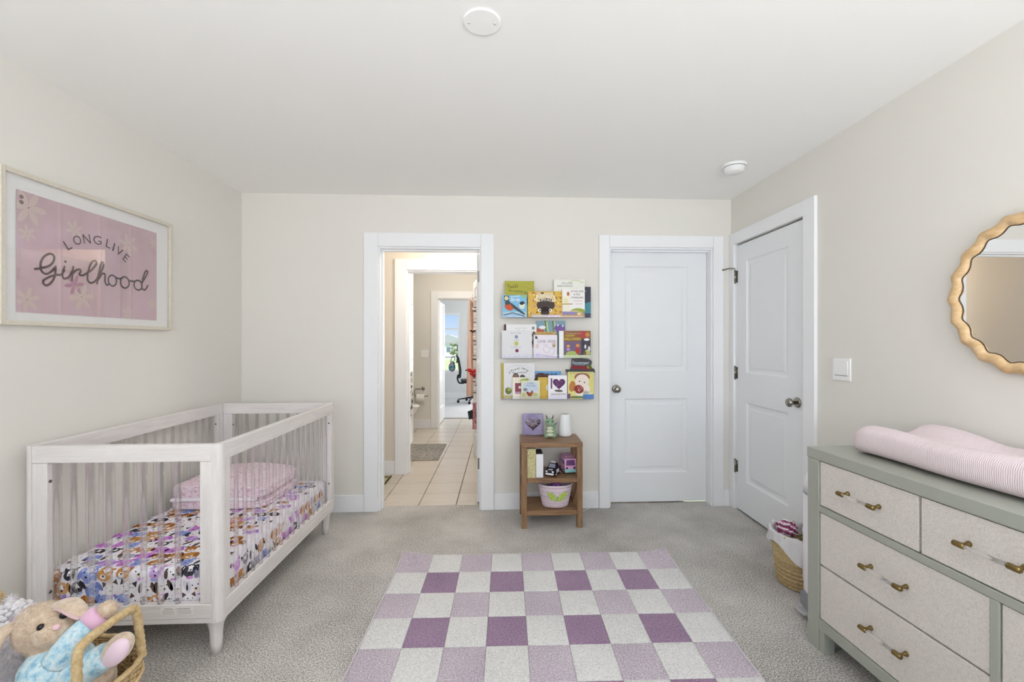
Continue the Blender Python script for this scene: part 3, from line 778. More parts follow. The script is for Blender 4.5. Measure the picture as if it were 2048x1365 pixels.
MB().lathe([(.001, -.012), (.262, -.012), (.262, -.0205), (.001, -.0205)], 64, axis='X', sm=False).build('glass', M['mirror'], mir)
sw = thing('light_switch', 'white square rocker light switch on the right wall beside the door casing', 'switch', (XR-.0005, 2.312, 1.158))
MB().rbox(-.009, 0, -.062, .062, -.060, .060, .003).build('plate', M['plastic'], sw)
MB().rbox(-.013, -.0088, -.048, .048, -.030, .046, .002).build('rocker', M['plastic'], sw)
MB().box(-.0095, -.0088, -.044, .044, -.034, -.031).build('slot', mat('#8f8f90', .6), sw)
sd = thing('smoke_detector', 'white round smoke detector on the ceiling near the right wall', 'smoke detector', (1.492, 2.787, H-.0005))
MB().lathe([(.001, 0), (.074, 0), (.076, -.006), (.072, -.016), (.001, -.016)], 32).build('base_ring', M['plastic'], sd)
MB().lathe([(.001, -.0165), (.066, -.0165), (.066, -.021), (.062, -.024), (.056, -.046), (.050, -.050), (.001, -.051)], 32).build('sensor_dome', M['plastic'], sd)
MB().lathe([(.0665, -.0172), (.067, -.0172), (.067, -.0195), (.0665, -.0195)], 32).build('vent_gap', M['dark'], sd)
cp = thing('ceiling_cover_plate', 'flat white blank cover plate with two screws on the ceiling', 'cover plate', (-.067, 1.577, H-.0005))
MB().lathe([(.001, 0), (.066, 0), (.066, -.003), (.063, -.006), (.001, -.006)], 40, sm=False).build('plate', M['ceiling'], cp)
for s in (-1, 1): MB().lathe([(.001, -.006), (.005, -.006), (.0045, -.0078), (.001, -.008)], 12, (s*.046, 0, 0)).build('screw', mat('#d9d7d2', .5), cp)

# framed banner on the left wall
pic = thing('framed_banner', 'framed pink fabric banner lettered Long Live Girlhood on the left wall', 'picture', (XL+.0005, 2.268, 1.374))
fy0, fy1, fz = 1.815-2.268, 2.721-2.268, .626
FR = wood('pale_ash', [(.2, '#cfc7b6'), (.6, '#dad3c4'), (.9, '#e2dccf')], 6, (3, 14, 14), .5, .05)
T0 = .031; fwid = .018
for (p, q, r1, r2) in ((fy0, fy0+fwid, 0, fz), (fy1-fwid, fy1, 0, fz), (fy0+fwid+.0003, fy1-fwid-.0003, 0, fwid), (fy0+fwid+.0003, fy1-fwid-.0003, fz-fwid, fz)):
    MB().rbox(0, T0, p, q, r1, r2, .0015, 1).build('frame_bar', FR, pic)
MB().box(.004, .012, fy0+fwid, fy1-fwid, fwid, fz-fwid).build('mat_board', mat('#f3f2f1', .8), pic)
bn, bnt, bb, btc = nodes_of('mauve_banner_cloth', .85)
nn = noise(bnt, btc.outputs['Object'], 5, 4, .6); bnt.links.new(ramp(bnt, [(.3, '#c6aab2'), (.5, '#d0b4bb'), (.7, '#d4b8c4')], nn.outputs['Fac']).outputs[0], bb.inputs['Base Color'])
by0, by1, bz0, bz1 = 1.885-2.268, 2.620-2.268, 1.428-1.374, 1.925-1.374
folds = (2.065-2.268, 2.261-2.268, 2.442-2.268)
def cloth_x(y): return .0145 + sum(.0028*math.exp(-((y-f)/.006)**2) for f in folds) + .0012*math.sin(31*y)
def clothfn(u, v): y = by0 + (by1-by0)*u; return (cloth_x(y), y, bz0 + (bz1-bz0)*v)
ban = MB().grid(clothfn, 150, 6).build('banner', bn, pic, fix=False)
clamp = lambda v, a, b: max(a, min(b, v))
pr = Print(lambda a, b, o: (cloth_x(clamp(a-2.268, by0, by1)) + .0006 + o, clamp(a-2.268, by0, by1), clamp(b-1.374, bz0, bz1)), .00022, .85)
def flower(y, z, s, h='#d6c3bd', n=6, rot=0.0):
    for i in range(n):
        t = rot + 2*PI*i/n; pr.ell(y + s*.6*math.cos(t), z + s*.6*math.sin(t), s*.48, s*.2, h, t, 10, 1)
    pr.ell(y, z, s*.16, s*.16, h, 0, 8, 1); pr.ell(y, z, s*.05, s*.05, '#7a5d58', 0, 6, 2)
for i, (y, z, s) in enumerate([(1.93, 1.862, .07), (2.129, 1.823, .04), (2.425, 1.816, .055), (2.165, 1.516, .06), (2.425, 1.452, .04), (2.585, 1.520, .035), (1.925, 1.48, .05), (1.925, 1.754, .035), (2.595, 1.86, .03)]): flower(y, z, s, rot=.4*i)
flower(2.129, 1.568, .045, '#b07f9a', 6, .2)
INK = '#4a3338'
for ch_, y, z, rot in (('L', 2.097, 1.745, 35), ('O', 2.142, 1.776, 24), ('N', 2.191, 1.793, 12), ('G', 2.245, 1.800, 2), ('L', 2.306, 1.796, -10), ('I', 2.336, 1.786, -17), ('V', 2.370, 1.771, -25), ('E', 2.412, 1.745, -35)):
    wd = {'I': .008, 'O': .042, 'N': .038, 'G': .041, 'V': .04}.get(ch_, .026); pr.text(ch_, y, z, wd, .043, INK, R(rot), 3)
ST = [[(1.955, 1.613), (1.983, 1.621), (2.017, 1.637), (2.035, 1.66), (2.036, 1.684), (2.017, 1.689), (1.993, 1.67), (1.98, 1.641), (1.983, 1.61), (2.003, 1.599), (2.026, 1.614), (2.044, 1.638)],
[(2.044, 1.638), (2.039, 1.592), (2.02, 1.56), (2.0, 1.55), (1.991, 1.567), (2.012, 1.585), (2.044, 1.601), (2.067, 1.606), (2.081, 1.629)],
[(2.082, 1.644), (2.072, 1.606), (2.081, 1.59), (2.103, 1.602), (2.116, 1.628)], [(2.123, 1.65), (2.119, 1.623), (2.116, 1.588)],
[(2.118, 1.616), (2.135, 1.636), (2.153, 1.643), (2.16, 1.636), (2.152, 1.618), (2.172, 1.618)],
[(2.172, 1.618), (2.214, 1.649), (2.241, 1.684), (2.234, 1.698), (2.214, 1.683), (2.197, 1.635), (2.196, 1.599), (2.214, 1.588), (2.239, 1.605), (2.261, 1.645)],
[(2.252, 1.623), (2.276, 1.674), (2.276, 1.696), (2.265, 1.692), (2.254, 1.643), (2.244, 1.589)], [(2.247, 1.606), (2.269, 1.639), (2.286, 1.64), (2.286, 1.605), (2.297, 1.588), (2.309, 1.598)],
[(2.469, 1.63), (2.438, 1.628), (2.429, 1.631)], [(2.35, 1.634), (2.37, 1.63), (2.391, 1.64)],
[(2.51, 1.624), (2.537, 1.665), (2.552, 1.693), (2.542, 1.699), (2.528, 1.679), (2.512, 1.624), (2.514, 1.597), (2.533, 1.593), (2.553, 1.619)]]
for s in ST: pr.line(smooth(s, 6), .0095, INK, 4)
for (y, z, ra, rb) in ((2.328, 1.615, .024, .027), (2.404, 1.616, .027, .029), (2.487, 1.612, .026, .026)):
    pr.line([(y + ra*math.cos(R(15*i)), z + rb*math.sin(R(15*i))) for i in range(25)], .0085, INK, 4)
pr.ell(2.086, 1.667, .006, .006, INK, 0, 10, 4)
pr.done('banner_print', ban)
for z in (1.899, 1.877):
    MB().lathe([(.004, 0), (.0085, .001), (.007, .0025), (.004, .001)], 14, (cloth_x(-.365), 1.903-2.268, z-1.374), axis='X').build('grommet', mat('#8e7f74', .3, .8), ban)
MB().box(.021, .0225, fy0+fwid-.002, fy1-fwid+.002, fwid-.002, fz-fwid+.002).build('glass', M['picture_glass'], pic)

# ================================================================== BOOK LEDGES AND BOOKS
def ledge(z, x0, x1, label):
    l = thing('book_ledge', label, 'shelf', (x0, YB-.0005, z), group='clear acrylic book ledges')
    w = x1 - x0
    MB().rbox(0, w, -.0795, 0, -.005, -.0005, .0015, 1).build('shelf_plate', M['ledge_acrylic'], l)
    MB().rbox(0, w, -.0795, -.0765, 0, .026, .0015, 1).build('front_lip', M['ledge_acrylic'], l)
    MB().rbox(0, w, -.004, 0, 0, .05, .0015, 1).build('back_plate', M['ledge_acrylic'], l)
    for x in (.06, w-.06): MB().lathe([(.001, -.0042), (.005, -.0042), (.004, -.007), (.001, -.0075)], 10, (x, 0, .03), axis='Y').build('screw', M['nickel'], l)
Z1, Z2, Z3 = 1.4945, 1.1815, .8655
ledge(Z1, .008, .700, 'topmost of the three clear acrylic book ledges on the wall')
ledge(Z2, .002, .695, 'middle one of the three clear acrylic book ledges on the wall')
ledge(Z3, -.002, .712, 'lowest of the three clear acrylic book ledges on the wall')
def book(label, x0, w, z0, h, lay, t, cover, draw=None, spine=None, group=None):
    y = YB - (.0715, .0490, .0265)[lay]
    b = thing('picture_book', label, 'book', (x0, y, z0 + .0005), rx=-.004 if lay < 2 else 0, group=group)
    cm = mat(cover, .35, spec=.4)
    MB().box(0, w, 0, .002, 0, h).box(0, w, t-.002, t, 0, h).build('cover', cm, b)
    MB().box(-.001, .0018, .0001, t-.0001, .0004, h-.0004).build('spine', mat(spine or cover, .4), b)
    MB().box(.002, w-.003, .0021, t-.0021, .003, h-.003).build('pages', mat('#ece7dc', .8), b)
    if draw:
        p = Print(lambda a, c, o: (a, -.0001-o, c), .00018, .4); draw(p, w, h); p.done('cover_print', b)
    return b
# ---- top ledge
def d_olive(p, w, h):
    p.text("Tucca's", w*.27, h*.86, w*.36, .030, '#33300f', .14); p.text('The Getting', w*.36, h*.72, w*.5, .020, '#33300f', -.04); p.text('Ears', w*.76, h*.68, w*.2, .018, '#4a4718', -.05)
    p.line([(w*.62, h*.83), (w*.95, h*.79)], .0012, '#7e7912'); p.ell(w*.6, h*.44, .05, .04, '#5f6a1a')
book('olive green picture book with scrawled dark lettering at the rear of the top ledge', .030, .224, Z1, .280, 1, .010, '#a9a51b', d_olive)
def d_birds(p, w, h):
    p.rect(0, w, 0, h*.24, '#a8cfe0'); p.rect(w*.06, w*.26, h*.74, h*.97, '#2b2a22'); p.ell(w*.16, h*.855, w*.085, h*.1, '#d8cfa0')
    p.text('Birds', w*.53, h*.80, w*.36, h*.15, '#f6f8fa'); p.line([(w*.33, h*.93), (w*.72, h*.96)], .004, '#e6f0f5')
    p.ell(w*.27, h*.48, w*.2, h*.17, '#c9541f', -.6); p.ell(w*.2, h*.66, w*.11, h*.11, '#3d4a4e'); p.poly([(w*.24, h*.72), (w*.42, h*.60), (w*.95, h*.14), (w*.86, h*.12), (w*.45, h*.40)], '#39464f')
    p.ell(w*.80, h*.52, w*.12, h*.15, '#dfe3d2'); p.ell(w*.80, h*.64, w*.1, h*.08, '#20262a', .3); p.poly([(w*.88, h*.66), (w*.96, h*.66), (w*.88, h*.62)], '#2b2a22')
    p.ell(w*.88, h*.94, w*.08, h*.05, '#9fc86a'); p.line([(w*.05, h*.08), (w*.4, h*.2), (w*.9, h*.05)], .006, '#4a3b52')
book('small light blue bird book with a red-breasted bird on the top ledge', .011, .186, Z1, .169, 0, .012, '#79b9dc', d_birds)
def d_buff(p, w, h):
    r = random.Random(3)
    for _ in range(60):
        x = r.choice([r.uniform(.02, .3), r.uniform(.72, .98)]); p.ell(w*x, h*r.uniform(.1, .95), w*r.uniform(.02, .05), h*r.uniform(.02, .05), r.choice(['#e0b83c', '#c98f22', '#e9cf6e', '#b6761c']), r.uniform(0, 3), 8, 1)
    p.poly([(w*.25, h*.95), (w*.75, h*.95), (w*.7, h*.72), (w*.3, h*.72)], '#dcc9a0', 2)
    p.ell(w*.52, h*.48, w*.27, h*.26, '#3b2416', 0, 20, 3); p.ell(w*.5, h*.22, w*.13, h*.2, '#2e1b10', 0, 16, 3)
    for s in (-1, 1):
        p.line(smooth([(w*(.52+s*.20), h*.62), (w*(.52+s*.27), h*.66), (w*(.52+s*.25), h*.82)], 5), .012, '#ead9b8', 4)
        p.ell(w*(.50+s*.16), h*.27, w*.045, h*.065, '#f4efe2', 0, 12, 4); p.ell(w*(.50+s*.15), h*.27, w*.022, h*.035, '#1e1410', 0, 10, 5)
        p.ell(w*(.52+s*.33), h*.42, w*.07, h*.035, '#caa06a', s*-.3, 10, 4)
    p.text('BUFFALO', w*.5, h*.81, w*.54, h*.11, '#f5f0d8', 0, 6); p.text('FLUFFALO', w*.5, h*.67, w*.62, h*.11, '#f8f4e6', 0, 6); p.ell(w*.42, h*.93, w*.05, h*.03, '#2e1b10', 0, 8, 6)
    p.rect(w*.12, w*.52, h*.0, h*.10, '#ddd3c2', 7); p.rect(w*.52, w*.95, h*.0, h*.10, '#d8bfc0', 7)
book('yellow picture book with a dark brown buffalo face and its title in white capitals', .207, .260, Z1, .199, 0, .012, '#d6ab35', d_buff)
def d_grass(p, w, h):
    p.text('VUI LONG', w*.42, h*.90, w*.36, .014, '#4c4a45'); p.text('INSIDE RUNNING', w*.35, h*.83, w*.5, .012, '#3a3833')
    p.line(smooth([(w*.5, h*.93), (w*.7, h*.98), (w*.95, h*.92)], 5), .006, '#c8d09a')
    for i in range(9): p.poly([(w*(.48+.03*i), h*.66), (w*(.51+.03*i), h*.66), (w*(.44+.04*i), h*(.74+.03*(i % 3)))], ['#6f8f3a', '#4f6e24', '#90a850'][i % 3], 3)
    p.ell(w*.62, h*.67, w*.15, h*.03, '#55732c')
book('tall white picture book with a green grass tuft at the rear of the top ledge', .410, .238, Z1, .294, 1, .012, '#e9eae0', d_grass)
def d_pancake(p, w, h):
    p.rect(0, w, h*.0, h*.1, '#c79a5c'); p.rect(0, w, h*.1, h*.2, '#8b86b8'); p.ell(w*.7, h*.20, w*.34, h*.12, '#94a83e', 0, 16, None, 0, 180); p.rect(w*.25, w*.72, h*.2, h*.235, '#e0c98a')
    p.rect(0, w*.33, h*.2, h*.75, '#f1ead2'); p.ell(w*.15, h*.57, w*.11, h*.09, '#e5e0b8'); p.line([(0, h*.46), (w*.45, h*.465)], .006, '#a9823f'); p.ell(w*.26, h*.82, w*.06, h*.07, '#b86a48')
    p.poly([(w*.06, h*.2), (w*.26, h*.2), (w*.29, h*.40), (w*.03, h*.40)], '#efe9da'); p.ell(w*.78, h*.13, w*.16, h*.08, '#c9b24a'); p.ell(w*.75, h*.12, w*.07, h*.05, '#e9d6cf')
    p.text('IF YOU GIVE', w*.67, h*.91, w*.54, h*.066, '#3d3330'); p.text('A PIG', w*.64, h*.80, w*.28, h*.066, '#3d3330'); p.text('A PANCAKE', w*.66, h*.69, w*.54, h*.066, '#3d3330')
    p.text('Laura Numeroff', w*.70, h*.58, w*.38, h*.03, '#6a625c'); p.text('Felicia Bond', w*.74, h*.47, w*.3, h*.03, '#6a625c')
book('white picture book with green hills, in front at the right of the top ledge', .470, .174, Z1, .220, 0, .013, '#f0ece8', d_pancake)
def d_navy(p, w, h): p.rect(0, w, 0, h*.14, '#2e3350'); p.poly([(0, h*.14), (w, h*.14), (w, h*.52), (w*.5, h*.44), (0, h*.40)], '#3f8a97'); p.text('ers', w*.6, h*.86, w*.2, .008, '#d7d9e6')
book('dark navy and teal book standing at the right end of the top ledge', .578, .122, Z1, .241, 2, .010, '#1f2138', d_navy)
# ---- middle ledge
def d_wm(p, w, h):
    p.rect(0, .016, 0, h, '#4a1f2e'); p.line([(w*.34, h*.88), (w*.7, h*.89)], .002, '#9a9a9a'); p.text('Mouffin', w*.55, h*.81, w*.26, .010, '#4a4a4c'); p.ell(w*.90, h*.89, .011, .013, '#8b9088'); p.ell(w*.92, h*.74, .010, .014, '#55594f'); p.ell(w*.86, h*.68, .009, .010, '#3c4038')
book('white book with a maroon spine at the rear left of the middle ledge', .023, .250, Z2, .259, 1, .011, '#e7e6e6', d_wm, '#4a1f2e')
def d_teal(p, w, h):
    for x, c in ((.30, '#5f7f3a'), (.36, '#c4d67a'), (.56, '#5f7f3a'), (.62, '#c7c79a')): p.line(smooth([(w*x, h*.99), (w*(x+.02), h*.8), (w*(x+.05), h*.62)], 4), .010, c)
    p.ell(w*.45, h*.62, w*.14, h*.08, '#7c8c2e'); p.ell(w*.38, h*.66, .010, .010, '#e8d860'); p.ell(w*.54, h*.66, .010, .010, '#e8d860')
    p.ell(w*.12, h*.72, w*.14, h*.10, '#b5563a'); p.ell(w*.2, h*.82, w*.12, h*.05, '#e6eaf0'); p.ell(w*.8, h*.80, w*.19, h*.10, '#6a5499'); p.ell(w*.80, h*.75, w*.15, h*.06, '#7d4f9a'); p.ell(w*.74, h*.88, .006, .008, '#f2eef6'); p.ell(w*.9, h*.86, .006, .008, '#f2eef6')
book('teal book with green stalks and a purple blob behind on the middle ledge', .275, .226, Z2, .288, 2, .010, '#6f95a6', d_teal)
def d_libro(p, w, h):
    p.text('Herv\u00e9 Tullet', w*.46, h*.91, w*.36, .011, '#9a9ba0'); p.ell(w*.48, h*.77, .0135, .0135, '#7f8ba6'); p.text('UN', w*.49, h*.65, w*.15, .017, '#b4b5bc'); p.ell(w*.48, h*.53, .016, .016, '#b9bf52'); p.text('LIBRO', w*.47, h*.40, w*.32, .017, '#c2bcc4'); p.ell(w*.5, h*.27, .0135, .0135, '#7a2744'); p.line([(w*.44, h*.06), (w*.6, h*.06)], .0014, '#c3c3c6')
book('white square book with three coloured dots on the middle ledge', .007, .229, Z2, .211, 0, .013, '#dcdcde', d_libro)
def d_tan(p, w, h): p.rect(0, w, h*.93, h, '#c9a35a'); p.text('THE GARDEN', w*.6, h*.94, w*.5, .009, '#5c3f1e'); p.ell(w*.03, h*.6, .008, .02, '#2c231c'); p.rect(0, w*.1, 0, h*.4, '#efece6')
book('tan book mostly hidden behind the pale lilac mother book on the middle ledge', .240, .184, Z2, .201, 1, .012, '#c99c52', d_tan)
def d_love(p, w, h):
    p.text('LOVE', w*.33, h*.72, w*.32, .022, '#6a6468'); p.text('from', w*.54, h*.71, w*.1, .008, '#8a848a'); p.text('MOM', w*.77, h*.72, w*.3, .022, '#6a6468')
    p.line([(w*.08, h*.95), (w*.08, h*.84), (w*.16, h*.84)], .006, '#2c2a2e'); p.ell(w*.12, h*.90, .008, .007, '#2c2a2e')
    for pts in ([(.42, .6), (.46, .56), (.56, .56), (.6, .61)], [(.40, .45), (.44, .3), (.55, .24), (.66, .28), (.70, .42), (.62, .46)], [(.3, .2), (.36, .12), (.6, .10), (.8, .16), (.92, .36)], [(.66, .45), (.8, .42), (.92, .34)], [(.5, .08), (.9, .07)], [(.45, .5), (.55, .52), (.6, .46)]):
        p.line(smooth([(w*a, h*b) for a, b in pts], 5), .0014, '#8d868e')
    p.ell(w*.15, h*.52, w*.07, h*.10, '#dcc9c2'); p.ell(w*.86, h*.55, w*.07, h*.10, '#a89a78'); p.ell(w*.86, h*.63, w*.06, h*.05, '#d9b79a'); p.ell(w*.17, h*.14, w*.09, h*.07, '#d6d2ee')
book('pale lilac book with line drawings and Mom in its title on the middle ledge', .250, .180, Z2, .177, 0, .010, '#e4dde6', d_love)
book('dark slate book showing as a thin strip right of the pale lilac mother book', .426, .018, Z2, .188, 1, .012, '#54706f')
def d_hall(p, w, h):
    p.rect(0, w*.14, 0, h, '#eef0ee'); X = lambda a: w*(.14+.86*a)
    p.rect(X(0), w, h*.55, h, '#8a5a2c'); p.rect(X(0), X(.66), h*.16, h*.62, '#6f5a78'); p.rect(X(.64), w, h*.1, h*.72, '#3c3440'); p.ell(X(.70), h*.86, w*.16, h*.14, '#a83a2c'); p.ell(X(.88), h*.86, w*.07, h*.08, '#c8853a')
    p.rect(X(0), w, 0, h*.10, '#cfd8a8'); p.ell(X(.3), h*.10, w*.2, h*.16, '#a3b75e', 0, 16, None, 0, 180); p.ell(X(.88), h*.12, w*.1, h*.2, '#b3b96a', 0, 14, None, 0, 180)
    for a, b, r1, r2, c in ((.17, .44, .055, .05, '#d7a046'), (.17, .32, .06, .06, '#b088c4'), (.52, .46, .06, .06, '#dd8a2c'), (.52, .26, .07, .12, '#b02a22'), (.72, .5, .02, .12, '#2a2030'), (.94, .34, .04, .1, '#d9d9dc'), (.80, .42, .03, .08, '#e9e9ee'), (.85, .68, .09, .05, '#efeff2'), (.78, .18, .05, .06, '#7a4a26')): p.ell(X(a), h*b, w*r1, h*r2, c)
    p.text('The Berenstain Bears', X(.36), h*.91, w*.5, .010, '#e8b4b0'); p.text('HAPPY', X(.24), h*.82, w*.3, .018, '#dcc92e'); p.text('HALLOWEEN', X(.34), h*.70, w*.52, .019, '#e6d94a')
book('colourful Halloween picture book with yellow title at the right end of the middle ledge', .446, .244, Z2, .209, 0, .012, '#6b4a34', d_hall, '#f0f1ee')
# ---- lowest ledge
def d_panal(p, w, h):
    p.rect(0, .018, 0, h, '#b5a23c'); p.rect(.018, w, 0, h*.10, '#c9bf8c')
    r1 = [('\u00bf', -.28, .73), ('P', -.22, .78), ('u', -.16, .80), ('e', -.10, .82), ('d', -.045, .84), ('o', .01, .845), ('m', .10, .85), ('i', .15, .84), ('r', .19, .825), ('a', .24, .80), ('r', .285, .77)]
    for ch_, a, b in r1: p.text(ch_, w*(.52+a), h*b, .007 if ch_ == 'i' else .012, .017 if ch_ in 'P\u00bfd' else .013, '#3a3a3e', -a*1.3, 3)
    p.text('tu pa\u00f1al?', w*.54, h*.73, w*.46, .020, '#3a3a3e', 0, 3)
    p.line(smooth([(w*.16, h*.72), (w*.2, h*.86), (w*.45, h*.93), (w*.75, h*.90), (w*.9, h*.78), (w*.82, h*.66)], 6), .0014, '#a9abb0', 2)
    p.ell(w*.43, h*.62, w*.095, h*.10, '#5c5b52', 0, 16, 4); p.ell(w*.43, h*.62, w*.06, h*.06, '#a06a4c', 0, 14, 5); p.ell(w*.63, h*.60, w*.08, h*.08, '#5b5a5c', 0, 14, 4); p.ell(w*.21, h*.22, w*.10, h*.10, '#6f7434', 0, 14, 4); p.ell(w*.23, h*.26, w*.05, h*.05, '#a3ac5a', 0, 10, 5)
book('white book with a speech bubble title and olive spine, rear left on the lowest ledge', .003, .258, Z3, .276, 2, .012, '#e4e4e5', d_panal, '#b5a23c')
def d_cream(p, w, h):
    p.rect(w*.18, w*.9, h*.24, h*.74, '#8a3f55'); p.rect(w*.45, w*.82, h*.48, h*.6, '#efe4e0'); p.rect(w*.2, w*.88, h*.25, h*.34, '#b795aa'); p.ell(w*.9, h*.88, w*.3, h*.07, '#9fb24a')
    for x in (.22, .4, .56): p.line([(w*x, h*.8), (w*(x+.04), h*.92)], .004, '#d8cf8e')
book('narrow cream book with a maroon panel on the lowest ledge', .089, .103, Z3, .166, 1, .010, '#efe9d8', d_cream)
def d_hen(p, w, h):
    p.ell(w*.5, h*.62, w*.42, h*.34, '#c9d6e6'); p.rect(0, w, 0, h*.12, '#d2cfae'); p.text('Little', w*.50, h*.86, w*.3, .013, '#6f7d96'); p.text('Red Hen', w*.54, h*.73, w*.46, .013, '#6f7d96'); p.ell(w*.22, h*.52, w*.12, h*.08, '#8b8f98')
    p.ell(w*.46, h*.26, w*.13, h*.11, '#9a4a26'); p.ell(w*.58, h*.37, w*.07, h*.08, '#a8562c'); p.ell(w*.58, h*.45, w*.035, h*.03, '#b22a22'); p.ell(w*.35, h*.33, w*.06, h*.1, '#7d3a1e', .5); p.ell(w*.75, h*.25, w*.16, h*.1, '#b8bf7a'); p.ell(w*.15, h*.25, w*.12, h*.12, '#c4bd84')
book('small pastel book with a brown hen on the lowest ledge', .154, .143, Z3, .143, 0, .010, '#d9dcc0', d_hen)
def d_blue(p, w, h): p.ell(w*.22, h*.82, w*.22, h*.13, '#4a2c26'); p.ell(w*.1, h*.66, w*.14, h*.14, '#33211f'); p.ell(w*.46, h*.84, w*.12, h*.08, '#51322a'); p.text('M', w*.72, h*.88, w*.2, .022, '#14243c')
book('blue book with dark brown curls at the rear of the lowest ledge', .264, .203, Z3, .211, 2, .012, '#5f9bd0', d_blue)
def d_yel(p, w, h): p.ell(w*.98, h*.52, w*.3, h*.2, '#dfe4ea'); p.text('sol', w*.6, h*.14, w*.4, .010, '#d88a2a'); [p.line([(w*.1, h*(.75+.06*i)), (w*.9, h*(.76+.06*i))], .0015, '#e2c878') for i in range(3)]
book('mustard yellow book left of the Grandma book on the lowest ledge', .285, .092, Z3, .166, 1, .012, '#d3b03c', d_yel)
def d_gran(p, w, h):
    p.rect(w*.13, w*.21, h*.44, h*.88, '#6b3f68')
    hp = []
    for i in range(40):
        t = 2*PI*i/40; hp.append((w*.57 + w*.33*(16*math.sin(t)**3)/16, h*.66 + h*.26*(13*math.cos(t)-5*math.cos(2*t)-2*math.cos(3*t)-math.cos(4*t))/16))
    p.poly(hp, '#5a2a5e'); rg = random.Random(4)
    for _ in range(22): p.line([(w*rg.uniform(.34, .72), h*rg.uniform(.56, .80)), (w*rg.uniform(.42, .80), h*rg.uniform(.56, .80))], .0022, rg.choice(['#7d4a80', '#9a6aa0', '#4a1f4e']), 3)
    p.ell(w*.55, h*.35, w*.23, h*.045, '#55554a', -.05); p.text('GRANDMA', w*.53, h*.21, w*.82, h*.085, '#5c585c')
book('white board book with a purple heart and the word Grandma on the lowest ledge', .362, .145, Z3, .182, 0, .014, '#efedf2', d_gran)
# die-cut top-hat book
hb = thing('picture_book', 'black top-hat-shaped Snowman book at the rear right of the lowest ledge', 'book', (.502, YB-.0265, Z3+.0005))
hat = [(.012, 0), (.21, 0), (.212, .19), (.232, .205), (.226, .228), (.198, .24), (.208, .285), (.197, .298), (.172, .306), (.12, .313), (.05, .312), (.046, .25), (.036, .225), (.002, .226), (.0, .214), (.022, .19)]
MB().prism(hat, 0, .012).build('cover', mat('#1d1d24', .4), hb)
p = Print(lambda a, c, o: (a, -.0001-o, c)); p.poly([(.045, .232), (.196, .222), (.202, .247), (.046, .256)], '#8c2230'); p.text('Snowman!', .118, .278, .13, .024, '#dfeaf6', -.03); p.line([(.07, .262), (.15, .260)], .003, '#b9d0e6')
p.ell(.19, .247, .012, .022, '#4d6b2a', .6); p.ell(.175, .243, .007, .014, '#b58a4a', .5); p.done('cover_print', hb)
def d_baby(p, w, h):
    for i in range(6): p.line([(w*(.05+.18*i), 0), (w*(.05+.18*i), h)], .0018, '#e9e3a6', 1); p.line([(0, h*(.08+.17*i)), (w, h*(.08+.17*i))], .0018, '#e9e3a6', 1)
    p.ell(w*.55, h*.80, w*.30, h*.16, '#9a5f30', 0, 16, 2); p.ell(w*.55, h*.66, w*.27, h*.25, '#efe0d4', 0, 18, 3)
    p.ell(w*.45, h*.65, .005, .006, '#2c2622', 0, 8, 4); p.ell(w*.64, h*.61, .005, .006, '#2c2622', 0, 8, 4); p.ell(w*.70, h*.35, w*.16, h*.20, '#efe3da', 0, 14, 4); p.ell(w*.60, h*.20, w*.32, h*.10, '#eee9da', 0, 14, 4)
    p.ell(w*.17, h*.47, w*.12, h*.20, '#bb7a3c', -.15, 14, 5); p.ell(w*.42, h*.36, w*.19, h*.16, '#8f2c26', -.2, 16, 6)
    rb = random.Random(2)
    for _ in range(14): p.ell(w*rb.uniform(.28, .56), h*rb.uniform(.26, .46), .0035, .0035, '#e9c3b8', 0, 7, 7)
    p.rect(w*.12, w*.6, h*.04, h*.10, '#5f7f42', 7); p.rect(w*.58, w, 0, h*.17, '#5b8cc8', 7); p.rect(0, w*.1, h*.02, h*.2, '#7a4a86', 7); p.text('A Potty for Me!', w*.47, h*.93, w*.78, .014, '#7d6a90', 0, 8)
book('yellow checked book with a toddler and red ball on the lowest ledge', .513, .201, Z3, .209, 0, .012, '#d9d37c', d_baby)

# ================================================================== SIDE TABLE AND WHAT STANDS ON IT
tb = thing('side_table', 'brown wooden side table with two shelves and crossed side braces', 'table', (.357, 3.250, 0))
tx, ty = .216, .150
MB().rbox(-tx, tx, -ty, ty, .566, .600, .003).build('top', M['walnut_x'], tb)
for sx in (-1, 1):
    for sy in (-1, 1):
        x, y = sx*(tx-.0205), sy*(ty-.0205); MB().rbox(x-.0195, x+.0195, y-.0195, y+.0195, 0, .5655, .002).build('leg', M['walnut_z'], tb)
for z in (.335, .108):
    MB().rbox(-tx+.0405, tx-.0405, -ty+.004, ty-.004, z-.018, z+.016, .002).build('shelf', M['walnut_x'], tb)
    for sx in (-1, 1): MB().rbox(*sorted((sx*(tx-.0395), sx*(tx-.006))), -ty+.0405, ty-.0405, z-.018, z+.016, .002).build('side_rail', M['walnut_y'], tb)
for sx in (-1, 1):
    for (za, zb) in ((.352, .565), (.125, .316)):
        for d in (-1, 1):
            L_ = 2*(ty-.041); hgt = zb-za; ang = math.atan2(hgt*.94, L_*.94); ln = math.hypot(L_, hgt)*.90
            T = Matrix.Translation((sx*(tx-.0205+.0045*d), 0, (za+zb)/2)) @ Matrix.Rotation(d*ang, 4, 'X')
            MB().box(-.0042, .0042, -ln/2, ln/2, -.0115, .0115, T=T).build('cross_brace', M['walnut_y'], tb)
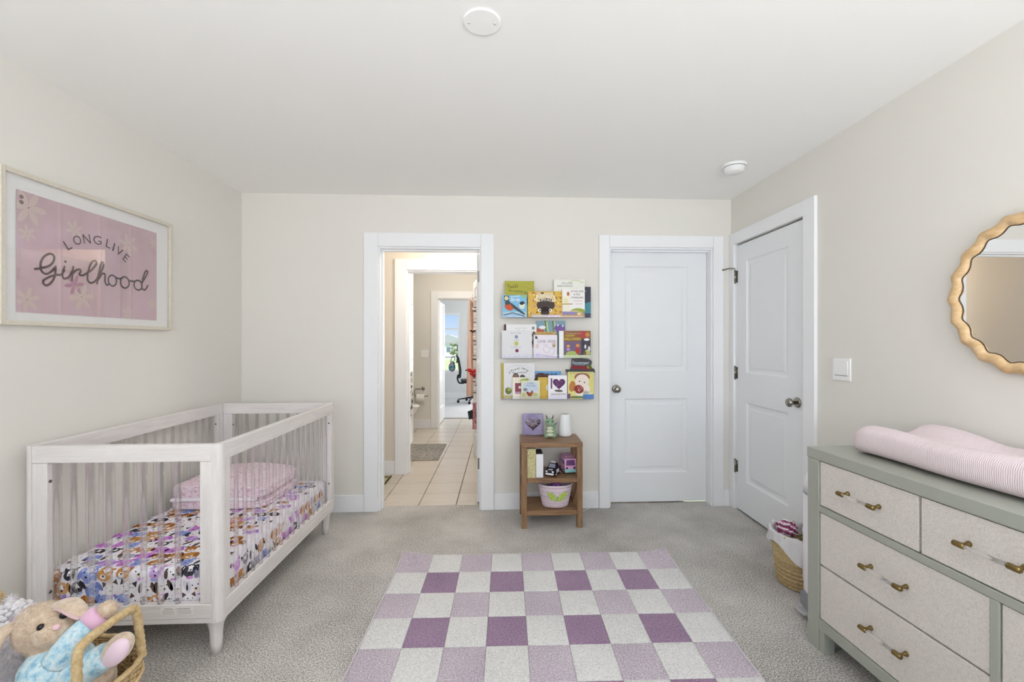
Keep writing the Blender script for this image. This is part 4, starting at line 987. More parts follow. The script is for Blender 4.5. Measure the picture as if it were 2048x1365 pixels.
# purple plaque with jewelled heart
pq = thing('heart_plaque', 'purple plush square plaque with a faceted silver heart on the side table', 'plaque', (.240, 3.350, .6005), rx=-.10)
pqm = noisy('purple_velour', [(.3, '#847aa3'), (.55, '#a399bd'), (.8, '#cfc8dc')], 9, .8, None, .4, .004, sheen=.6)
MB().rbox(-.080, .080, -.014, .014, 0, .163, .013, 4).build('panel', pqm, pq)
hp = []
for i in range(28):
    t = 2*PI*i/28; hp.append((.060*math.sin(t)**3, .090 + .054*(13*math.cos(t)-5*math.cos(2*t)-2*math.cos(3*t)-math.cos(4*t))/16))
hv_ = [(0, -.026, .090)] + [(a, -.0142, b) for a, b in hp] + [(a*.55, -.024 - .003*(i % 2), .09+(b-.09)*.55) for i, (a, b) in enumerate(hp)]
n_ = 28; hf_ = []
for i in range(n_):
    j = (i+1) % n_; hf_ += [(1+i, 1+j, 1+n_+i), (1+j, 1+n_+j, 1+n_+i), (0, 1+n_+i, 1+n_+j)]
MB().add(hv_, hf_).build('heart', mat('#9c93a6', .16, .85), pq)
# fused soft-toy bodies
def fuse(name, parts, voxel, m, parent, smooth_it=4):
    mb = MB()
    for c, r, *rot in parts: mb.ell(c, r, 20, 12, rot=rot[0] if rot else None)
    o = mb.build(name, m, parent)
    md = o.modifiers.new('remesh', 'REMESH'); md.mode = 'VOXEL'; md.voxel_size = voxel; md.use_smooth_shade = True
    ms = o.modifiers.new('smooth', 'SMOOTH'); ms.iterations = smooth_it; ms.factor = .5
    bpy.context.view_layer.update()
    me = bpy.data.meshes.new_from_object(o.evaluated_get(bpy.context.evaluated_depsgraph_get()))
    o.modifiers.clear(); old = o.data; o.data = me; bpy.data.meshes.remove(old)
    if not me.materials: me.materials.append(m)
    for q in me.polygons: q.use_smooth = True
    return o
def fur(src, n, ln_, wd, m, parent, seed=1, zmin=-9):
    rf = random.Random(seed); me = src.data; me.calc_loop_triangles(); vs_ = me.vertices
    tris = [t for t in me.loop_triangles if vs_[t.vertices[0]].co.z > zmin]; mb = MB()
    ws = [t.area for t in tris]
    for t in rf.choices(tris, ws, k=n):
        a, b, c = (vs_[i].co for i in t.vertices); u, v = rf.random(), rf.random()
        if u + v > 1: u, v = 1-u, 1-v
        p = a + (b-a)*u + (c-a)*v; d = (t.normal + Vector((rf.uniform(-.7, .7), rf.uniform(-.7, .7), rf.uniform(-.9, .3)))).normalized()
        s_ = d.cross(Vector((rf.uniform(-1, 1), rf.uniform(-1, 1), rf.uniform(-1, 1)))).normalized()*wd; l_ = ln_*rf.uniform(.6, 1.2)
        mb.add([p-s_-t.normal*.001, p+s_-t.normal*.001, p+d*l_], [(0, 1, 2)], 0, True)
    o = mb.build('fur', m, parent, fix=False); o['kind'] = 'stuff'; return o
RX = lambda a: Matrix.Rotation(R(a), 3, 'X'); RY = lambda a: Matrix.Rotation(R(a), 3, 'Y'); RZ = lambda a: Matrix.Rotation(R(a), 3, 'Z')
plush = lambda n, st, sc=160, sh=.5: noisy(n, st, sc, .95, None, .6, .003, 4, None, sh)
dg = thing('plush_dragon', 'small green plush dragon with cream belly on the side table', 'plush toy', (.361, 3.265, .6005))
gm = plush('green_plush', [(.3, '#6f8f72'), (.6, '#8fab8c'), (.8, '#adc2a8')])
fuse('body', [((0, 0, .048), (.036, .032, .048)), ((-.004, -.010, .115), (.037, .034, .032)), ((-.004, -.034, .108), (.026, .018, .018)), ((.030, .008, .070), (.014, .014, .030), RY(20)), ((.035, .012, .03), (.018, .016, .03)), ((-.028, -.012, .016), (.017, .022, .016)), ((.024, -.012, .016), (.017, .022, .016))], .004, gm, dg)
for z, r in ((.026, .024), (.052, .026), (.074, .022)): MB().ell((-.003, -.024, z), (r, .013, .0125), 16, 8).build('belly_pad', mat('#d9dcbf', .9, sheen=.4), dg)
for s in (-1, 1):
    MB().tube([(-.004+s*.018, -.012, .140), (-.004+s*.024, -.012, .158), (-.004+s*.026, -.014, .170)], [.0055, .004, .0015], 8).build('horn', mat('#54605a', .7), dg)
    MB().ell((-.004+s*.016, -.040, .124), (.0048, .0035, .0055), 10, 8).build('eye', mat('#17181a', .2), dg)
MB().tube([(.030, .010, .085), (.042, .008, .098), (.050, .006, .102)], [.004, .004, .003], 8).build('wing_tip', mat('#2f3832', .7), dg)
MB().tube([(.030, .018, .02), (.048, .014, .016), (.054, .004, .03)], [.012, .008, .003], 8).build('tail', gm, dg)
sm_ = thing('humidifier', 'white rounded cone-shaped humidifier on the side table', 'humidifier', (.480, 3.325, .6005))
MB().lathe([(.001, 0), (.040, 0), (.047, .004), (.049, .014), (.048, .05), (.044, .10), (.0385, .145), (.036, .158), (.032, .163), (.001, .163)], 32).build('body', mat('#eceeef', .35), sm_)
MB().lathe([(.010, .1632), (.026, .1632), (.026, .1645), (.010, .1645)], 24).build('vent_ring', mat('#c4c6c8', .4), sm_)
# books on the upper shelf
sb = thing('book', 'thick speckled tan and green book standing on the middle shelf of the side table', 'book', (.183, 3.112, .3515))
spk = nodes_of('speckled_cloth', .8); _m, _nt, _b, _tc = spk; _n = noise(_nt, _tc.outputs['Object'], 190, 4, .8)
_nt.links.new(ramp(_nt, [(.38, '#6f6a3c'), (.48, '#b9b277'), (.58, '#e2d8b4'), (.7, '#8f9a5a')], _n.outputs['Fac']).outputs[0], _b.inputs['Base Color'])
MB().box(0, .003, 0, .16, 0, .205).box(.057, .060, 0, .16, 0, .205).box(0, .060, -.002, .001, 0, .205).build('cover', _m, sb); MB().box(.0032, .0568, .0012, .156, .003, .200).build('pages', mat('#e8e2d2', .8), sb)
wb2 = thing('book', 'white boxed book leaning against the speckled book on the side table', 'book', (.2445, 3.114, .3515))
MB().rbox(0, .052, 0, .15, 0, .165, .002, 1).build('case', mat('#e9eaee', .5), wb2); MB().box(.003, .049, .01, .147, .1651, .1665).build('top_edge', mat('#4b434c', .6), wb2)
# toy cars
def wheels(root, pts, r, wd, hub):
    for (x, y) in pts:
        w_ = MB().lathe([(.001, -wd/2), (r*.85, -wd/2), (r, -wd*.3), (r, wd*.3), (r*.85, wd/2), (.001, wd/2)], 16, (x, y, r), axis='X').build('wheel', mat('#1c1c20', .6), root)
        MB().lathe([(.001, -wd/2-.001), (r*.5, -wd/2-.001), (r*.5, wd/2+.001), (.001, wd/2+.001)], 12, (x, y, r), axis='X').build('hubcap', mat(hub, .4), w_)
pc = thing('toy_police_car', 'black and white toy police car on the side table shelf', 'toy car', (.372, 3.190, .3515), R(-28))
side = [(-.062, .012), (.062, .012), (.064, .030), (.058, .044), (.030, .048), (.016, .052), (-.010, .052), (-.062, .046), (-.066, .03)]
def car_x(prof, half, mi=0): # profile in (y, z), extruded along x
    return MB().prism([(-a, b) for a, b in prof], -half, half, 'YZ', mi)
car_x(side, .036).build('body', mat('#16171d', .25), pc)
cab = MB(); cab.add([(-.033, -.022, .050), (.033, -.022, .050), (.033, .044, .048), (-.033, .044, .048), (-.025, -.002, .082), (.025, -.002, .082), (.025, .034, .080), (-.025, .034, .080)], [(0,1,5,4), (1,2,6,5), (2,3,7,6), (3,0,4,7), (4,5,6,7)]); cab.build('cabin', mat('#16171d', .25), pc)
MB().add([(-.026, -.0205, .054), (.026, -.0205, .054), (.021, -.0045, .079), (-.021, -.0045, .079)], [(0,1,2,3)]).build('windscreen', mat('#8d8fa0', .15), pc, fix=False)
MB().rbox(-.032, .032, -.069, -.060, .012, .026, .004).build('bumper', mat('#e9e6ea', .4), pc)
MB().add([(-.018, -.0585, .0455), (.018, -.0585, .0455), (.016, -.032, .0487), (-.016, -.032, .0487)], [(0,1,2,3)]).build('bonnet_badge', mat('#c9c6d6', .3), pc, fix=False)
for s in (-1, 1): MB().ell((s*.024, -.0625, .036), (.009, .004, .007), 12, 8).build('headlight', mat('#e8e8f0', .2), pc); MB().box(*sorted((s*.0358, s*.0368)), -.02, .03, .018, .044).build('door', mat('#e6e4e9', .4), pc)
MB().rbox(-.018, .018, .006, .018, .0815, .092, .003).build('light_bar', mat('#d7d5dc', .3), pc)
wheels(pc, [(-.034, -.040), (.034, -.040), (-.034, .040), (.034, .040)], .0145, .014, '#c9c6d0')
pv = thing('toy_van', 'pink toy camper van with teal bumper behind the toy police car', 'toy car', (.490, 3.268, .3515), R(10))
van = [(-.075, .014), (.070, .014), (.072, .050), (.060, .105), (-.070, .112), (-.076, .10)]
car_x(van, .043).build('body', mat('#dba6cb', .35), pv)
MB().add([(-.034, -.0712, .060), (.034, -.0712, .060), (.030, -.0645, .098), (-.030, -.0645, .098)], [(0,1,2,3)]).build('windscreen', mat('#6d4a78', .15), pv, fix=False)
MB().rbox(-.044, .044, -.077, -.066, .010, .034, .004).build('bumper', mat('#8fc7c9', .4), pv)
for s in (-1, 1):
    MB().ell((s*.028, -.0735, .043), (.008, .004, .008), 12, 8).build('headlight', mat('#3a3440', .2), pv)
    for y in (-.04, .0, .04): MB().box(*sorted((s*.0428, s*.0437)), y-.016, y+.014, .066, .095).build('side_window', mat('#7a5a88', .2), pv)
rk = MB(); [rk.tube([(s*.030, -.045, .112), (s*.030, -.045, .122), (s*.030, .055, .122), (s*.030, .055, .112)], .0025, 6) for s in (-1, 1)]
[rk.tube([(-.030, y, .122), (.030, y, .122)], .0022, 6) for y in (-.045, .0, .055)]; rk.build('roof_rack', mat('#d29ac2', .4), pv)
wheels(pv, [(-.038, -.045), (.038, -.045), (-.038, .045), (.038, .045)], .0165, .014, '#e3c3dc')

# ------------------------------------------------------------------ wicker generator
def oval(rx, ry, e, n):
    out = []
    for i in range(n):
        t = 2*PI*i/n; c, s = math.cos(t), math.sin(t)
        out.append((rx*math.copysign(abs(c)**e, c), ry*math.copysign(abs(s)**e, s)))
    return out
def wicker(root, r0, r1, z0, z1, rows, stakes, mats, e=1.0, thick=.004, amp=.003, bulge=0.0):
    """stacked woven strands in three tones round upright stakes"""
    mbs = [MB() for _ in mats]; n = stakes*4; rw = random.Random(rows*7+stakes)
    for k in range(rows):
        t = (k+.5)/rows; z = z0 + (z1-z0)*t; bl = bulge*math.sin(PI*t)
        rx, ry = r0[0]+(r1[0]-r0[0])*t+bl, r0[1]+(r1[1]-r0[1])*t+bl; pts = []
        for i, (x, y) in enumerate(oval(rx, ry, e, n)):
            q = 1 + (amp/max(rx, ry))*math.cos(PI*i/2/1.0 + PI*k)*1.0
            pts.append((x*q, y*q, z + rw.uniform(-.0006, .0006)))
        mbs[rw.randrange(len(mats))].tube(pts, (z1-z0)/rows*.56, 5, True, flat=1.0)
    for b, m in zip(mbs, mats):
        if b.v: b.build('weave', m, root)
    sk = MB()
    for i, _ in enumerate(range(stakes)):
        a = 2*PI*i/stakes; p = []
        for t in (0, .33, .66, 1):
            rx, ry = r0[0]+(r1[0]-r0[0])*t+bulge*math.sin(PI*t), r0[1]+(r1[1]-r0[1])*t+bulge*math.sin(PI*t); c, s = math.cos(a), math.sin(a)
            p.append((rx*math.copysign(abs(c)**e, c)*.985, ry*math.copysign(abs(s)**e, s)*.985, z0+(z1-z0)*t))
        sk.tube(p, thick*.7, 5)
    sk.build('stakes', mats[0], root)
    fl_ = oval(r0[0], r0[1], e, 40); MB().prism(fl_, z0, z0+.006, 'XY').build('base', mats[0], root)
def rim_rope(root, rx, ry, z, r, e, m, name='rim'):
    pts = []; N = 120
    for i, (x, y) in enumerate(oval(rx, ry, e, N)): pts.append((x, y, z + .0012*math.sin(i*1.6)))
    MB().tube(pts, [r*(1+.12*math.sin(i*1.6)) for i in range(N)], 8, True).build(name, m, root)
# pink woven basket on the lowest shelf
pkm = [noisy('pink_paper_rope_%d' % i, [(.3, c), (.7, d)], 120, .9, None, .5, .002) for i, (c, d) in enumerate([('#d3b7c7', '#eee2e8'), ('#dcc8d4', '#f3ebef'), ('#cbaabf', '#e6d2dd')])]
pk = thing('woven_basket', 'pink and white woven oval basket with green leaf motif under the side table shelf', 'basket', (.391, 3.215, .1250))
wicker(pk, (.088, .070), (.122, .098), .003, .158, 20, 30, pkm, .9, .003, .002); rim_rope(pk, .124, .100, .160, .0055, .9, pkm[1])
lfm = noisy('green_raffia', [(.3, '#7f9a2c'), (.5, '#a3bd4e'), (.7, '#d3dd9a')], 150, .8, None, .6, .003)
for s, ang in ((-1, -50), (1, 50)):
    T = Matrix.Translation((.004+s*.034, -.093, .088)) @ Matrix.Rotation(R(-12), 4, 'X') @ Matrix.Rotation(R(ang*.95), 4, 'Y')
    lf = [(0, -.044)] + [(.020*math.sin(PI*i/8)**.8, -.044+.092*i/8) for i in range(1, 8)] + [(0, .048)] + [(-.020*math.sin(PI*i/8)**.8, -.044+.092*i/8) for i in range(7, 0, -1)]
    MB().prism(lf, -.006, .004, 'XZ', T=T).build('leaf_motif', lfm, pk)
tag(MB().ell((0, 0, 0), (.052, .052, .052), 24, 16).build('toy_ball', mat('#b070cc', .35)), 'glossy purple ball lying in the pink woven basket', 'ball').location = (.397, 3.212, .1250+.009+.052+.05)
bl2 = tag(MB().rbox(-.055, .055, -.045, .045, 0, .050, .012, 3).build('cloth_bundle', mat('#c9a9cf', .9)), 'folded lilac cloth under the purple ball in the pink basket', 'cloth'); bl2.location = (.393, 3.214, .1345)
# phone charger cord by the baseboard
tag(MB().tube(smooth([(.60, YB-.045, .006), (.63, YB-.05, .05), (.66, YB-.03, .085), (.70, YB-.028, .066), (.745, YB-.026, .07), (.70, YB-.05, .03), (.64, YB-.07, .005), (.58, YB-.10, .004)], 6), .0022, 6).build('charging_cord', mat('#f2f2f2', .4)), 'thin white charging cord lying against the baseboard right of the side table', 'cord')

# ================================================================== WASTE BASKET, PAIL
sg = [noisy('seagrass_%d' % i, [(.3, c), (.7, d)], 90, .8, (1, 1, 1), .4, .002) for i, (c, d) in enumerate([('#a48d63', '#c9b186'), ('#b59d70', '#d6c197'), ('#97805a', '#b99f74')])]
wk = thing('waste_basket', 'round woven seagrass waste basket with a white bin liner by the right door', 'waste basket', (1.625, 2.338, 0))
wicker(wk, (.114, .114), (.145, .145), .004, .270, 24, 26, sg, 1.0, .004, .003); rim_rope(wk, .146, .146, .273, .007, 1.0, sg[1])
ln = bpy.data.materials.new('thin_white_plastic'); ln.use_nodes = True; _b = ln.node_tree.nodes['Principled BSDF']; _b.inputs['Base Color'].default_value = (.86, .85, .88, 1); _b.inputs['Roughness'].default_value = .35; _b.inputs['Alpha'].default_value = .82
def liner(u, v):
    a = 2*PI*u; drop = .058 + .085*max(0, math.cos(a - R(250)))**6 + .014*math.sin(5*a+1)
    if v < .35:
        t = v/.35; r, z = .128 + .010*t, .215 + .068*t
    elif v < .5:
        t = (v-.35)/.15; r, z = .138 + .019*t, .283 + .004*math.sin(PI*t)
    else:
        t = (v-.5)/.5; r, z = .157 + .006*t, .283 - drop*t
    w_ = .004*math.sin(14*a + 9*v) + .003*math.sin(23*a - 4*v)
    return ((r+w_)*math.cos(a), (r+w_)*math.sin(a), z + w_)
tag(MB().grid(liner, 90, 16, closed_u=True).build('bin_liner', ln), 'crumpled thin white plastic liner folded over the waste basket rim', 'bin liner').location = (1.625, 2.338, 0)
def crumple(name, label, cat, loc, r, mats, seed, freq=9):
    rc = random.Random(seed); ph = [(rc.uniform(-1, 1), rc.uniform(-1, 1), rc.uniform(-1, 1), rc.uniform(0, 6)) for _ in range(7)]
    mb = MB(); mb.ell((0, 0, 0), (1, 1, 1), 28, 18); out = []
    for v in mb.v:
        s = sum(math.sin(freq*(a*v[0]+b*v[1]+c*v[2]) + d) for a, b, c, d in ph)/7
        k = 1 + .28*s; out.append((v[0]*r[0]*k, v[1]*r[1]*k, v[2]*r[2]*k))
    mb.v = out; mb.s = [False]*len(mb.s)
    for i in range(len(mb.f)):
        c = out[mb.f[i][0]]; mb.m[i] = (int(abs(c[0]*31 + c[2]*47 + c[1]*13)*2.1) % len(mats))
    o = tag(mb.build(name, mats), label, cat); o.location = loc; return o
crumple('snack_wrapper', 'crumpled magenta and white wrapper on top of the waste basket', 'wrapper', (1.565, 2.37, .285), (.050, .050, .045), [mat('#7d2252', .3), mat('#efe6ec', .35), mat('#b86a94', .3)], 5)
crumple('plastic_bag', 'crumpled translucent white plastic bag with a dark red ring mark in the waste basket', 'plastic bag', (1.670, 2.300, .285), (.058, .052, .050), [mat('#e6e2e4', .4), mat('#f3f0f1', .4)], 8)
rgm = tag(MB().tube([(.022*math.cos(2*PI*i/24), 0, .022*math.sin(2*PI*i/24)) for i in range(24)], .004, 6, True).build('package_ring', mat('#6d2a45', .5)), 'dark red ring printed card end sticking up in the waste basket', 'packaging'); rgm.location = (1.628, 2.238, .312); rgm.rotation_euler = (.25, 0, .3)
pl = thing('diaper_pail', 'tall slim white diaper pail with a grey foot pedal behind the dresser', 'pail', (1.577, 2.050, 0))
MB().lathe([(.001, 0), (.112, 0), (.118, .012), (.118, .14), (.122, .16), (.120, .575), (.001, .575)], 36).build('body', mat('#eeeaf0', .35), pl)
MB().lathe([(.001, .5755), (.121, .5755), (.121, .582), (.001, .582)], 36).build('seam_ring', mat('#9b9ba2', .4), pl)
MB().lathe([(.001, .5825), (.120, .5825), (.118, .63), (.104, .67), (.06, .69), (.001, .694)], 36).build('lid', mat('#f1eef2', .35), pl)
MB().rbox(-.128, -.100, -.055, .055, .035, .105, .012, 3).build('pedal_recess', mat('#8d8d93', .5), pl)
MB().lathe([(.119, .006), (.140, .006), (.142, .016), (.120, .022)], 36).build('foot_ring', mat('#cfcfd4', .35, .3), pl)
MB().rbox(-.165, -.12, -.035, .035, .022, .034, .005).build('pedal', mat('#b4b4ba', .4), pl)

# ================================================================== TOY BASKET WITH PLUSH TOYS
wl = [noisy('willow_%d' % i, [(.3, c), (.7, d)], 80, .7, None, .4, .002) for i, (c, d) in enumerate([('#a5875a', '#cbb083'), ('#b99b6b', '#dcc599'), ('#94764b', '#b6975f')])]
tbk = thing('toy_basket', 'large oval wicker toy basket with wrapped end handles in front of the crib', 'basket', (-1.452, 1.435, 0))
wicker(tbk, (.225, .150), (.278, .196), .004, .262, 34, 34, wl, .86, .0045, .003, .012)
rim_rope(tbk, .282, .200, .268, .0085, .86, wl[1]); rim_rope(tbk, .284, .200, .215, .0065, .86, wl[1], 'band')
def wrapped(path, r, name):
    pts = smooth(path, 14); N = len(pts)
    h = MB().tube(pts, [r*(1+.10*math.sin(i*2.2)) for i in range(N)], 10).build(name, wl[1], tbk); return h
wrapped([(.262, .095, .262), (.258, .09, .34), (.255, .078, .424), (.254, .05, .440), (.254, -.03, .444), (.254, -.10, .440), (.256, -.125, .41), (.262, -.13, .262)], .0125, 'handle')
wrapped([(-.262, .13, .262), (-.245, .155, .34), (-.228, .145, .43), (-.225, .09, .490), (-.225, .0, .505), (-.228, -.09, .48), (-.245, -.13, .40), (-.262, -.13, .262)], .0115, 'handle')
MB().prism(oval(.24, .165, .86, 40), .012, .07, 'XY').build('lining', mat('#b8a88e', .95), tbk)
# bunny
bn_ = thing('plush_bunny', 'tan plush bunny in blue pyjamas lying in the wicker toy basket', 'plush toy', (-1.452, 1.435, .072))
tan = plush('tan_plush', [(.3, '#c2a78c'), (.55, '#d8c3ab'), (.8, '#eadccb')], 55, .7)
bb_ = fuse('body', [((.020, .030, .335), (.080, .068, .074), RY(15)), ((.078, -.008, .345), (.046, .045, .041)), ((-.02, .04, .35), (.05, .05, .05)), ((.07, .02, .24), (.075, .07, .09)), ((.11, .01, .16), (.10, .09, .10)), ((.03, -.03, .10), (.10, .09, .10)), ((.201, .038, .382), (.027, .027, .027)), ((.19, .01, .18), (.05, .05, .06))], .006, tan, bn_)
fur(bb_, 16000, .0065, .0006, tan, bn_, 3, .2)
pj = plush('blue_flannel', [(.34, '#7fb2cf'), (.48, '#b8dbe8'), (.6, '#dcebf0'), (.72, '#8fbfd6')], 40, .3)
slv = [Vector((.115, -.030, .265)), Vector((.145, -.015, .318)), Vector((.180, .022, .360))]
MB().tube(smooth([tuple(v) for v in slv], 6), [.042-.0006*i for i in range(13)], 16).build('sleeve', pj, bn_)
MB().tube([(.172, .014, .351), (.186, .027, .367), (.191, .031, .372)], [.0410, .0400, .034], 18).build('cuff', mat('#e5b8d2', .9, sheen=.4), bn_)
MB().tube(smooth([(.13, -.02, .17), (.185, -.01, .23), (.235, -.008, .268)], 6), [.050-.001*i for i in range(13)], 16).build('trouser_leg', pj, bn_)
MB().ell((.085, .0, .225), (.095, .085, .080), 22, 14).build('pyjama_top', pj, bn_)
MB().ell((.268, -.006, .285), (.056, .032, .036), 22, 14, rot=RY(-52)).build('foot', tan, bn_)
MB().ell((.276, -.022, .284), (.050, .019, .030), 22, 12, rot=RY(-52)).build('sole', mat('#efd5e2', .9, sheen=.4), bn_)
MB().tube(smooth([(.030, .045, .395), (.075, .035, .408), (.120, .020, .402), (.163, .008, .378)], 5), [.012, .016, .020, .023, .025, .026, .027, .027, .027, .026, .025, .023, .020, .016, .011, .006], 14, flat=.45).build('ear', tan, bn_)
MB().tube(smooth([(.050, .028, .396), (.085, .020, .402), (.120, .006, .395), (.152, -.004, .378)], 5), [.008, .011, .014, .016, .017, .018, .018, .018, .018, .017, .016, .015, .013, .010, .007, .004], 12, flat=.4).build('ear_lining', mat('#d9b6b8', .9, sheen=.5), bn_)
MB().tube(smooth([(-.045, .005, .365), (-.060, -.030, .345), (-.060, -.060, .300), (-.045, -.075, .245)], 5), [.014, .018, .022, .026, .029, .031, .032, .033, .033, .032, .031, .029, .026, .022, .017, .010], 14, flat=.55).build('ear', tan, bn_)
for (x, y, z) in ((.068, -.034, .374), (.098, .003, .387)):
    ey = MB().ell((x, y, z), (.0105, .009, .0110), 14, 10).build('eye', mat('#0e0d10', .08), bn_)
    MB().ell((x+.003, y-.006, z+.004), (.002, .0015, .002), 8, 6).build('glint', mat('#ffffff', .2), ey)
MB().ell((.113, -.034, .374), (.010, .008, .0080), 14, 10).build('nose', mat('#eec3cb', .7, sheen=.5), bn_)
# white plush
wpz = thing('plush_unicorn', 'fluffy white plush with a pink bow behind the tan bunny', 'plush toy', (-1.598, 1.558, .072))
wpm = plush('white_plush', [(.3, '#d8d3d6'), (.6, '#ece9ec'), (.8, '#f7f5f7')], 60, .8)
wb_ = fuse('body', [((.03, -.07, .08), (.05, .045, .08)), ((.012, -.04, .20), (.048, .042, .10)), ((-.010, -.018, .318), (.050, .045, .048)), ((-.05, .01, .35), (.02, .015, .03)), ((.025, -.02, .335), (.03, .03, .022))], .006, wpm, wpz)
fur(wb_, 9000, .014, .0009, wpm, wpz, 4, .15)
rt = random.Random(9); tf = MB()
for _ in range(90):
    a = rt.uniform(0, 2*PI); e_ = rt.uniform(.1, 1.4); d = Vector((math.cos(a)*math.cos(e_), math.sin(a)*math.cos(e_), math.sin(e_))); c = Vector((-.010, -.018, .318)); b_ = c + Vector((d.x*.05, d.y*.045, d.z*.046))
    tf.ell(tuple(b_ + d*.006), (.011*rt.uniform(.6, 1.2), .010*rt.uniform(.6, 1.2), .009*rt.uniform(.6, 1.2)), 8, 6)
tf.build('fluffy_tuft', wpm, wpz)
for s in (-1, 1): MB().ell((.050+s*.014, -.050, .335), (.016, .008, .010), 12, 8, rot=RY(s*20)).build('bow_loop', mat('#efc7dc', .8), wpz)
MB().ell((.050, -.054, .335), (.006, .006, .006), 10, 8).build('bow_knot', mat('#e3a9c8', .8), wpz)

# ================================================================== BATHROOM AND FAR ROOM THINGS
bm_ = thing('bath_mat', 'grey shaggy bath mat on the bathroom tiles', 'bath mat', (-.925, 5.31, .0005))
shag = carpet_mat('grey_shag', [(.4, '#4f4a44'), (.55, '#8f8a83'), (.72, '#c9c5be')], 60, .02)
rs_ = random.Random(5)
def matfn(u, v): 
    x = -.235 + .47*u; y = -.385 + .77*v; ed_ = min(u, 1-u, v, 1-v); return (x, y, .004 + .020*min(1, ed_*12) + rs_.uniform(-.003, .003)*(ed_ > 0))
MB().grid(matfn, 40, 60).build('pile', shag, bm_, fix=False); MB().rbox(-.236, .236, -.386, .386, 0, .005, .002).build('backing', mat('#8d8277', .9), bm_)
dmt = thing('door_mat', 'patterned green and tan mat at the left of the passage', 'mat', (-1.30, 4.16, .0005))
MB().rbox(-.235, .235, -.20, .20, 0, .010, .003).build('mat', noisy('mottled_mat', [(.38, '#3f4029'), (.5, '#8f8a64'), (.62, '#c9bd9a')], 40, .95, None, .5, .004), dmt)
MB().rbox(-.24, .24, -.205, -.195, 0, .012, .003).build('edge', mat('#33301f', .9), dmt); MB().rbox(.232, .242, -.205, .205, 0, .012, .003).build('edge', mat('#33301f', .9), dmt)
s2 = thing('light_switch', 'white double rocker light switch on the bathroom far wall', 'switch', (-1.157, 6.7865, 1.125))
MB().rbox(-.060, .060, -.008, 0, -.060, .060, .003).build('plate', M['plastic'], s2)
for x in (-.028, .028): MB().rbox(x-.022, x+.022, -.011, -.0078, -.035, .035, .002).build('rocker', M['plastic'], s2)
tp = thing('toilet_paper_holder', 'brushed metal toilet paper holder on the bathroom far wall', 'holder', (-1.175, 6.7865, .60))
MB().lathe([(.001, 0), (.026, 0), (.026, -.008), (.001, -.010)], 18, axis='Y').build('rosette', M['nickel'], tp)
MB().tube(smooth([(0, -.008, 0), (0, -.05, 0), (-.02, -.072, -.002), (-.10, -.072, -.004)], 5), .008, 8).build('arm', M['nickel'], tp)
MB().tube(smooth([(-.10, -.072, -.004), (-.118, -.072, -.03), (-.11, -.072, -.105), (-.09, -.072, -.112), (.06, -.072, -.11), (.072, -.072, -.09)], 5), .006, 8).build('bar', M['nickel'], tp)
tpr = tag(MB().lathe([(.02, -.055), (.055, -.055), (.057, -.05), (.057, .05), (.055, .055), (.02, .055)], 24, axis='X').build('toilet_paper_roll', mat('#f2f1ef', .95)), 'white toilet paper roll on the metal holder', 'toilet paper'); tpr.location = (-1.205, 6.7145, .469)
to = thing('toilet', 'white toilet beyond the tiled shower wall', 'toilet', (-1.60, 6.36, 0))
MB().lathe([(.001, 0), (.12, 0), (.115, .05), (.10, .16), (.14, .28), (.19, .37), (.20, .39), (.001, .39)], 28, (.2, 0, 0), sx=1.2).build('bowl', mat('#f3f2f0', .12), to)
MB().lathe([(.001, .3905), (.205, .3905), (.207, .405), (.16, .418), (.001, .422)], 28, (.2, 0, 0), sx=1.2).build('seat_lid', mat('#f3f2f0', .15), to)
MB().rbox(-.26, -.06, -.21, .21, .36, .76, .02, 3).build('tank', mat('#f3f2f0', .12), to); MB().rbox(-.27, -.05, -.22, .22, .7605, .79, .01, 2).build('tank_lid', mat('#f3f2f0', .12), to)
MB().tube([(-.055, -.15, .70), (-.03, -.15, .70), (-.03, -.09, .70)], .007, 8).build('flush_lever', M['nickel'], to)
hgt_ = thing('hanging_towel', 'black and white patterned towel hanging on the shower wing wall', 'towel', (-1.153, 5.70, .36))
ptm = noisy('black_white_print', [(.44, '#2a2a2c'), (.5, '#e8e6e2'), (.62, '#efece8')], 14, .9)
MB().grid(lambda u, v: (.006+.010*math.sin(7*u+3*v)**2, -.12+.24*u, .55*v), 24, 12).grid(lambda u, v: (.001, -.12+.24*u, .55*v), 2, 2).build('cloth', ptm, hgt_, fix=False)
MB().tube([(.0, 0, .55), (.02, 0, .555), (.02, 0, .575)], .005, 6).build('hook', M['nickel'], hgt_)
# peach towel and bow strip on the folded-back bathroom door
pt_ = thing('bath_towel', 'peach bath towel hanging beside the open bathroom door', 'towel', (-.372, 5.30, .66))
pch = plush('peach_terry', [(.3, '#dfbba8'), (.6, '#ebcdbd'), (.8, '#f4ded1')], 70, .4)
def tw(u, v):
    x = -.040 + .100*u; top = 1.14 + .055*u; y = .030*math.sin(9*u + 2*v) + .01*math.sin(20*u); return (x*(1.0-.25*v) + .012*v, y, top*v)
MB().grid(tw, 26, 20).grid(lambda u, v: tuple(Vector(tw(u, v)) + Vector((.004, .016, 0))), 26, 20).build('cloth', pch, pt_, fix=False)
MB().tube([(.052, .03, 1.19), (.03, .01, 1.215), (.02, .0, 1.185)], .006, 8).build('hook', M['plastic'], pt_)
bs_ = thing('hair_bow_strip', 'hanging strip clipped full of hair bows beside the peach towel', 'bow holder', (-.292, 5.05, .52))
MB().box(-.012, .012, .018, .022, .05, 1.30).build('ribbon', mat('#efe6e2', .9), bs_)
rw_ = random.Random(21); cols = ['#2a2428', '#efe9e6', '#3c2a2c', '#d7c0ae', '#27301f', '#f3efee', '#5a3f32', '#e9d9cc', '#1d1c20']
